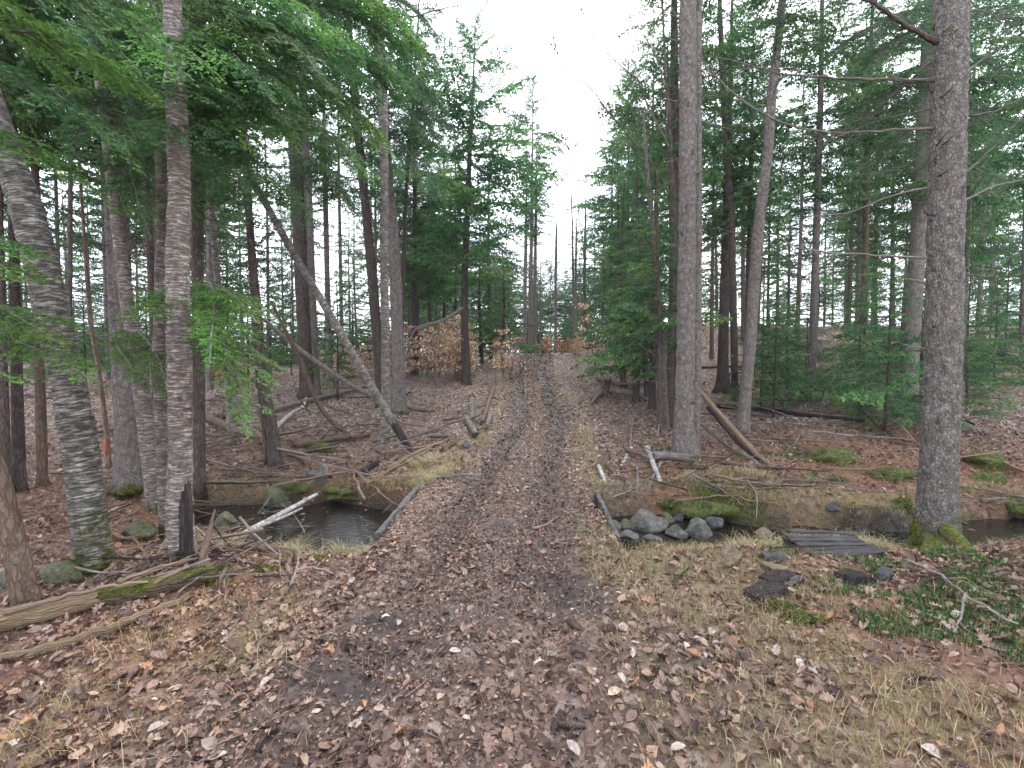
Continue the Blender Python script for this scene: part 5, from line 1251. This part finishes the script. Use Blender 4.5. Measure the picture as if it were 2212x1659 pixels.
# log pile
for lab, p, w, mt in (('upright leaning dark spotted log of the log pile', [(1019, 866, .35), (1018, 912, .05)], 15, 'pale'), ('lower dark knotty log of the log pile', [(1006, 908, .1), (1028, 944, .03)], 16, 'pale'), ('tan straight pole of the log pile', [(1066, 842, .05), (1042, 915, .05)], 9, 'stick'),
                      ('short grey cut log at the right of the log pile', [(1060, 898, .05), (1052, 924, .05)], 11, 'greystick'), ('thin upright stick in the log pile', [(1028, 880, .25), (1030, 912, .05)], 4, 'greystick'), ('dark stick reaching left from the log pile', [(955, 910, .05), (1012, 902, .08)], 6, 'deadtwig'), ('short dark log crossing the foot of the log pile', [(1030, 930, .08), (1062, 922, .05)], 8, 'log'),
                      ('broken stick left of the log pile', [(920, 938, .05), (968, 925, .1)], 8, 'greystick'), ('stubby grey log left of the log pile', [(930, 945, .05), (962, 946, .05)], 11, 'greystick'), ('thin stick behind the stubby grey log', [(940, 930, .1), (952, 900, .1)], 5, 'stick')):
    fallen(lab, p, w, mt, twigs=1 if w < 9 else 2, ragged=w > 9, rough=.25, **LG)
# stumps
def stump(u, v, w, h, label, seed=0):
    g = G(u, v); k = g[1] / 1013; r = w * k / 2 * .5; root = link('tree_stump', None, loc=tuple(g), label=label, cat='stump'); rg = np.random.default_rng(seed)
    mb = MB(); H = h * k; tube(mb, np.array([(0, 0, -.08), (0, 0, H * .3), (0, 0, H * .7), (.02, 0, H)]), [r * 1.1, r, r * .85, r * .8], 18, 0, rough=.3, flare=.5, seed=seed, ragged=True); link('wood', mb.mesh('wood', [M['log']]), root)
    for q in range(5):
        a = q * 1.256 + seed; mb = MB(); l = r * rg.uniform(1.8, 3.2); d = np.array([math.cos(a), math.sin(a), 0]); tube(mb, np.array([d * r * .5 + [0, 0, H * .55], d * l * .5 + [0, 0, H * .3], d * l + [0, 0, -.06]]), [r * .42, r * .3, r * .12], 8, 0, rough=.25, seed=q); link('root', mb.mesh('root', [M['stick' if q % 2 else 'brown']]), root)
    return root
stump(1004, 822, 32, 17, 'small dark stump with clawed roots left of the track', 1)
stump(1308, 852, 36, 18, 'grey rooted stump on the right slope of the track', 2)
stump(1300, 1012, 40, 16, 'low black stump remnant beside the track on the right', 3)
stump(484, 1268, 44, 30, 'rotten root mass at the end of the mossy log', 4)
fallen('grey root leg reaching from the rooted stump', [(1306, 846, .1), (1292, 858, .05), (1278, 875, .0)], 9, 'greystick')
fallen('pale log lying right of the rooted stump', [(1320, 847, .1), (1360, 856, .05), (1400, 868, .02)], 11, 'greystick', **LG)
fallen('dark log behind the rooted stump', [(1290, 822, .1), (1338, 834, .05), (1392, 834, .05)], 10, 'log', twigs=3, **LG)
fallen('thin dark stick lying downhill left of the rooted stump', [(1220, 893), (1266, 866)], 4, 'deadtwig')
fallen('forked stick across the ground before the twin spruce', [(1217, 981), (1290, 975), (1352, 975)], 6, 'stick', twigs=2)
fallen('birch log with peeling bark pointing at the stream rocks', [(1398, 971, .05), (1412, 1010, .05), (1426, 1046, .02)], 12, 'white', **LG)
fallen('short birch piece left of the birch log', [(1364, 970, .03), (1342, 1010, .02)], 8, 'white', **LG)
fallen('thin pale forked stick above the stream rocks', [(1376, 1010, .03), (1378, 1050, .02), (1374, 1090, .0)], 7, 'greystick', twigs=3)
fallen('grey crooked stick crossing the birch log', [(1428, 1000, .08), (1412, 1030, .06), (1402, 1060, .02)], 5, 'greystick', twigs=2)
fallen('pale stick ending at the low black stump', [(1292, 1010, .1), (1302, 1030, .05), (1308, 1046, .0)], 9, 'white')
fallen('hollow grey log against the foot of the twin spruce', [(1416, 992, .06), (1450, 992, .1), (1484, 998, .1)], 19, 'greystick', sides=14, rough=.25, taper=.9, ragged=True, **LG)
fallen('dark stick reaching left from the hollow grey log', [(1352, 975, .05), (1385, 985, .08), (1410, 1000, .05)], 12, 'log', **LG)
fallen('long thin branch lying over the moss overhang', [(1420, 1094, .12), (1490, 1084, .15), (1559, 1080, .15), (1620, 1084, .1), (1685, 1096, .05)], 5, 'stick', twigs=4)
fallen('slanting stick down the moss overhang', [(1528, 1052, .05), (1565, 1072, .1), (1605, 1095, .1)], 4, 'stick')
fallen('long grey twig left of the birch log', [(1368, 905, .02), (1364, 935, .05), (1362, 965, .02)], 5, 'greystick', twigs=2)
fallen('upright twig stub before the thin snag', [(1420, 945, .05), (1424, 915, .2), (1428, 900, .3)], 4, 'greystick')
# crossed dead poles to the right of twin spruce
dr = br1[1]
between('pale bare dead pole slanting from the twin spruce down to the right', [at(1505, 838, dr + .3), at(1562, 902, dr), at(1640, 985, dr - .9), at(1720, 1042, dr - 1.5), at(1795, 1076, dr - 2.1)], 10, 'barewood', 3, 'dead_pole', 'dead tree', .7)
between('black dead pole lying beside the pale dead pole', [at(1530, 880, dr + .5), at(1600, 960, dr - .2), at(1680, 1020, dr - .9), at(1782, 1068, dr - 1.7)], 10, 'rotten', 4, 'dead_pole', 'dead tree', .8)
between('thin split pole fanning out below the two dead poles', [at(1600, 975, dr - .5), at(1650, 1012, dr - 1.1), at(1705, 1080, dr - 1.8)], 8, 'greystick', 2, 'dead_pole', 'dead tree', .5)
between('thin dark pole behind the twin spruce foot', [at(1500, 905, dr + .4), at(1560, 955, dr + .2), at(1640, 1010, dr - .5)], 6, 'deadtwig', 5, 'dead_pole', 'dead tree', .5)
fallen('long dark trunk lying across the right slope, lower', [(1548, 881), (1640, 888), (1734, 901), (1868, 914)], 11, 'rotten', **LG)
fallen('long dark trunk lying across the right slope, upper', [(1508, 797), (1620, 797), (1748, 800)], 6, 'rotten', **LG)
fallen('black fallen trunk at the far right edge', [(2072, 762), (2140, 772), (2240, 800)], 22, 'rotten', **LG)
fallen('mossy branch rising to the right frame edge', [(2105, 860, .1), (2160, 835, .5), (2225, 800, .9)], 10, 'mosslog', twigs=3)
fallen('dark stick lying right of the twin spruce foot', [(1510, 1000), (1580, 1020), (1660, 1040)], 6, 'deadtwig', twigs=4)
fallen('dark thin log lying on the far stream bank', [(1760, 1060), (1840, 1062), (1900, 1066)], 8, 'log', **LG)
fallen('grey log near the right frame edge', [(2120, 1085), (2170, 1082), (2230, 1078)], 9, 'greystick', **LG)
fallen('forked bleached branch lying over the club moss', [(1955, 1212, .06), (2024, 1242, .08), (2085, 1288, .1), (2150, 1330, .08), (2200, 1352, .06)], 6, 'greystick', twigs=5, taper=.5)
fallen('side fork of the bleached branch over the club moss', [(2085, 1288, .1), (2078, 1325, .06), (2060, 1372, .03)], 6, 'greystick', twigs=3, taper=.4)
fallen('short dark stick in the wet rut', [(1250, 1278), (1312, 1277)], 4, 'deadtwig')
fallen('light stick on the track near the right bridge edge', [(1150, 1145), (1180, 1138), (1198, 1124)], 7, 'stick')
fallen('dark wet stick in the foreground mud', [(555, 1630), (575, 1600), (600, 1582)], 16, 'rotten')
fallen('brown twig in the foreground left leaves', [(905, 1445), (960, 1422), (985, 1415)], 5, 'stick', twigs=2)
fallen('forked twig in the foreground mud', [(792, 1565), (812, 1530), (850, 1500)], 5, 'greystick', twigs=2)
fallen('black stick among the leaves left of the foreground mud', [(300, 1495), (350, 1490), (400, 1478)], 6, 'rotten')
fallen('long purple brown bark strip near the bottom edge', [(1395, 1565), (1420, 1600), (1440, 1640)], 20, 'log', taper=.7, rough=.35)
# rotten upright stub and the hollow of the birch
st = link('rotten_stub', None, loc=tuple(G(446, 1252)), label='jagged pale rotten stub standing at the end of the mossy log', cat='stump')
gs = np.array(st.location)
part_tube(st, 'wood', [gs - [0, 0, .1], at(440, 1205, gs[1]), at(452, 1150, gs[1]), at(464, 1102, gs[1])], np.array([30, 17, 11, 3]) * gs[1] / 2026, 'stick', sides=10, rough=.45, dz=.02, ragged=True)
d5 = b5[1] - .085
part_tube(t5, 'hollow', [at(402, 1217, d5 + .03), at(402, 1160, d5 + .035), at(402, 1100, d5 + .04), at(402, 1062, d5 + .06)], np.array([33, 27, 26, 20]) * d5 / 2026, 'rotten', sides=18, rough=.2, dz=.025, ragged=True, label='black rotten hollow foot')
# weathered planks
pc = [np.array(p) for p in (at(1690, 1172, 4.95), at(1850, 1182, 4.95), at(1935, 1216, 4.35), at(1748, 1232, 4.1))]
pc = [p + np.array([0, 0, .1]) for p in pc]
pl = link('plank_platform', None, loc=tuple(pc[3]), label='collapsed platform of grey weathered planks beside the stream and the massive spruce', cat='platform')
org = pc[3].copy()
def box8(mb, c, ex, ey, ez, rg, j=.006):
    V = np.array([c + sx * ex + sy * ey + sz * ez for sx in (-1, 1) for sy in (-1, 1) for sz in (-1, 1)]) + rg.normal(0, j, (8, 3))
    mb.add(V, np.array([(0, 1, 3, 2), (4, 6, 7, 5), (0, 4, 5, 1), (2, 3, 7, 6), (0, 2, 6, 4), (1, 5, 7, 3)]), 0, tx=V[:, 0], ty=V[:, 1], tz=V[:, 2])
rg = np.random.default_rng(77)
for k in range(7):
    t = (k + .5) / 7; L0 = pc[0] * (1 - t) + pc[3] * t; R0 = pc[1] * (1 - t) + pc[2] * t
    a = L0 + (R0 - L0) * rg.uniform(-.02, .06); b = L0 + (R0 - L0) * rg.uniform(.86, 1.04); c = (a + b) / 2 + [0, 0, rg.normal(0, .018)]; b = b + [rg.normal(0, .03), rg.normal(0, .03), 0]
    nseg = 6; mb = MB(); ex = (b - a) / 2; ey = nrm((pc[3] - pc[0])[None])[0] * .044; ez = np.array([0, 0, .014])
    # jagged plank as a strip
    T_ = np.linspace(-1, 1, nseg + 1); ring = []
    for q in T_:
        w = 1 + rg.normal(0, .12)
        ring += [c + ex * q + ey * w * s1 + ez * s2 + rg.normal(0, .003, 3) for s1, s2 in ((-1, -1), (1, -1), (1, 1), (-1, 1))]
    V = np.array(ring) - org; i = np.arange(nseg)[:, None] * 4; j = np.arange(4)[None]; Fq = np.stack([i + j, i + (j + 1) % 4, i + 4 + (j + 1) % 4, i + 4 + j], -1).reshape(-1, 4)
    mb.add(V, np.vstack([Fq, [[3, 2, 1, 0], [nseg * 4, nseg * 4 + 1, nseg * 4 + 2, nseg * 4 + 3]]]), 0, tx=V[:, 0] * .12, ty=V[:, 1], tz=V[:, 2])
    link('plank', mb.mesh('plank', [M['plank']], False), pl)
for k, t in enumerate((.03, .5, .93)):
    a = pc[0] * (1 - t) + pc[1] * t; b = pc[3] * (1 - t) + pc[2] * t; mb = MB()
    box8(mb, (a + b) / 2 - org - [0, 0, .075], (b - a) / 2, nrm((pc[1] - pc[0])[None])[0] * .03, np.array([0, 0, .055]), rg); link('beam', mb.mesh('beam', [M['plank']], False), pl)
for lab, pts, w, th in (('black charred plank piece in the leaves left of the platform', [(1620, 1296), (1688, 1278)], 34, .03), ('dark board piece just above the charred plank piece', [(1652, 1262), (1708, 1248)], 30, .015), ('broken board end at the left of the plank platform', [(1648, 1208), (1700, 1212)], 14, .02), ('grey board chip pointing up at the platform', [(1700, 1272), (1740, 1250)], 12, .01), ('dark block under the front edge of the platform', [(1825, 1262), (1862, 1256)], 34, .04)):
    a = G(*pts[0]); b = G(*pts[1]); c = (a + b) / 2 + [0, 0, .03]; ex = (b - a) / 2; ey = np.cross([0, 0, 1.], nrm(ex[None])[0]) * (w / 2026 * c[1]) * 1.3; mb = MB(); nseg = 5; ring = []
    for q in np.linspace(-1, 1, nseg + 1):
        w_ = rg.uniform(.55, 1.15); ring += [ex * q + ey * w_ * s1 + np.array([0, 0, th]) * s2 + rg.normal(0, .007, 3) for s1, s2 in ((-1, -1), (1, -1), (1, 1), (-1, 1))]
    V = np.array(ring); i = np.arange(nseg)[:, None] * 4; j = np.arange(4)[None]; Fq = np.stack([i + j, i + (j + 1) % 4, i + 4 + (j + 1) % 4, i + 4 + j], -1).reshape(-1, 4)
    mb.add(V, np.vstack([Fq, [[3, 2, 1, 0], [nseg * 4, nseg * 4 + 1, nseg * 4 + 2, nseg * 4 + 3]]]), 0, tx=V[:, 0], ty=V[:, 1], tz=V[:, 2])
    link('board_piece', mb.mesh('board_piece', [M['rotten'] if 'charred' in lab or 'block' in lab else M['plank']], False), loc=tuple(c), label=lab, cat='board')
# pine cones
def cone_mesh():
    mb = MB(); tube(mb, np.array([(-.05, 0, 0), (0, 0, 0), (.05, 0, 0)]), [.008, .014, .005], 8, 0); rg = np.random.default_rng(9)
    for k in range(70):
        t = k / 70; a = k * 2.4; x = -.05 + .1 * t; r = .02 * math.sin(math.pi * (.15 + .8 * t)); d = np.array([-.3 + .9 * t, math.cos(a), math.sin(a)]); d /= np.linalg.norm(d); s = np.cross(d, [1, 0, 0]); s /= np.linalg.norm(s) + 1e-9; c = np.array([x, 0, 0])
        mb.add([c + s * .004, c + d * r + s * .008, c + d * (r + .006), c + d * r - s * .008, c - s * .004], [[0, 1, 2, 3], [0, 3, 4, 4]][:1], 0)
    return mb.mesh('pine_cone', [M['cone']], False)
CM = cone_mesh()
for k, (u, v, lab) in enumerate(((897, 1387, 'pine cone in the foreground mud, upper of two'), (854, 1407, 'pine cone in the foreground mud, lower of two'), (1236, 1578, 'pine cone near the bottom edge, right one of a pair'), (1204, 1571, 'pine cone near the bottom edge, left one of a pair'), (1242, 1358, 'pine cone just above the small round stone'), (1313, 1366, 'pine cone right of the small round stone'))):
    g = G(u, v); o = link('pine_cone', CM, loc=(g[0], g[1], g[2] + .018), label=lab, cat='pine cone'); o.rotation_euler = (0, .1, k * 1.3 + .3); o.scale = (1.25,) * 3
# scattered dead sticks
SM = []
for k in range(6):
    rg = np.random.default_rng(600 + k); P = np.cumsum(np.vstack([[-.5, 0, .015], np.tile([.125, 0, 0], (8, 1)) + rg.normal(0, .018, (8, 3)) * [1, 1, .4]]), 0); mb = MB(); tube(mb, P, np.linspace(.012, .004, 9), 5, 0, seed=k)
    for q in range(3):
        c = P[int(rg.integers(2, 8))]; e = c + np.array([.12, rg.choice([-1, 1]) * .13, rg.uniform(0, .06)]); tube(mb, np.array([c, (c + e) / 2, e]), [.005, .004, .002], 3, 0, cap=False)
    SM.append(mb.mesh('dead_stick', [M[['stick', 'greystick', 'deadtwig', 'rotten', 'stick', 'greystick'][k]]]))
gl = (('dead stick scattered on the leaf litter left of the track', 'dead sticks on the floor left of the track', -60, 840, 66), ('dead stick scattered on the leaf litter right of the track', 'dead sticks on the floor right of the track', 1330, 2240, 44))
for lab, grp, u0, u1, nn in gl:
    for k in range(nn):
        d = 3.6 + 15 * prr.random() ** 1.3; x = (prr.uniform(u0, u1) - 1106) / 1013 * d
        if abs(x - float(pathx(d))) < 1.25 or stream_d(np.array([x]), np.array([d]))[0] < .1 and prr.random() < .6: continue
        o = link('dead_stick', SM[prr.randrange(6)], loc=(x, d, max(gz(x, d), WATER_Z) + .02), label='dead stick, %s, %s' % ('near' if d < 6 else 'middle distance' if d < 11 else 'farther back', where(x, d)), cat='stick', group=grp); s = prr.uniform(.5, 1.7); o.scale = (s * 1.2, s, s); o.rotation_euler = (prr.gauss(0, .1), prr.gauss(0, .12), prr.random() * 6.28)
def brush(n, u0, u1, v0, v1, smin, smax, lab, grp, mats=None):
    for k in range(n):
        g = G(prr.uniform(u0, u1), prr.uniform(v0, v1)); s = prr.uniform(smin, smax)
        if abs(g[0] - float(pathx(g[1]))) < 1.3: continue
        o = link('dead_stick', SM[prr.randrange(6)], loc=(g[0], g[1], max(g[2], WATER_Z) + prr.uniform(.02, .1)), label=lab, cat='stick', group=grp); o.scale = (s, s * .9, s * .9); o.rotation_euler = (prr.gauss(0, .2), prr.gauss(0, .22), prr.random() * 6.28)
brush(60, 430, 930, 850, 1060, .8, 2.6, 'dead branch tangled on the bank between the crooked spruce and the log pile', 'tangled branches on the left bank')
brush(34, 430, 640, 1120, 1260, .4, 1.1, 'thin stick in the tangle at the near end of the pond', 'sticks at the near end of the pond')
brush(30, 200, 430, 1130, 1290, .5, 1.3, 'stick among the feet of the birches', 'sticks among the birch feet')
brush(40, 1330, 1520, 950, 1090, .4, 1.3, 'dead branch in the tangle around the foot of the twin spruce', 'brush around the twin spruce')
brush(34, 1500, 1800, 920, 1080, .6, 2.0, 'thin dead branch under the crossed dead poles', 'brush under the crossed dead poles')
brush(26, 1640, 2200, 780, 1000, .8, 2.4, 'dead branch fallen on the dark right slope', 'branches on the right slope')
# tiny twigs
mb = MB(); x, y = fan(2600, 1.6, 8.5); z = terrain(x, y)
for k in range(len(x)):
    if z[k] < WATER_Z: continue
    a = rng.random() * 6.28; l = rng.uniform(.03, .14); d = np.array([math.cos(a), math.sin(a), rng.normal(0, .12)]) * l; c = np.array([x[k], y[k], z[k] + .012])
    tube(mb, np.array([c - d, c + rng.normal(0, .006, 3), c + d]), [.003, .0028, .0015], 3, 0, cap=False, seed=k % 7)
link('twig_litter', mb.mesh('twig_litter', [M['stick']]), kind='stuff', label='tiny broken twigs scattered on the ground near the track', cat='twigs')


# ------------------------------------------------------------------ misty air
hm = bpy.data.materials.new('mist'); hm.use_nodes = True; hn = hm.node_tree; hn.nodes.clear()
ho = hn.nodes.new('ShaderNodeOutputMaterial'); pv = hn.nodes.new('ShaderNodeVolumePrincipled')
pv.inputs['Color'].default_value = (.9, .95, 1., 1); pv.inputs['Density'].default_value = .0005; hn.links.new(pv.outputs[0], ho.inputs['Volume'])
mb = MB(); B = [(-180, -14, -4), (180, -14, -4), (180, 270, -4), (-180, 270, -4), (-180, -14, 26), (180, -14, 26), (180, 270, 26), (-180, 270, 26)]
mb.add(np.array(B), np.array([(3, 2, 1, 0), (4, 5, 6, 7), (0, 1, 5, 4), (1, 2, 6, 5), (2, 3, 7, 6), (3, 0, 4, 7)]))
link('haze', mb.mesh('haze', [hm], False), kind='stuff')
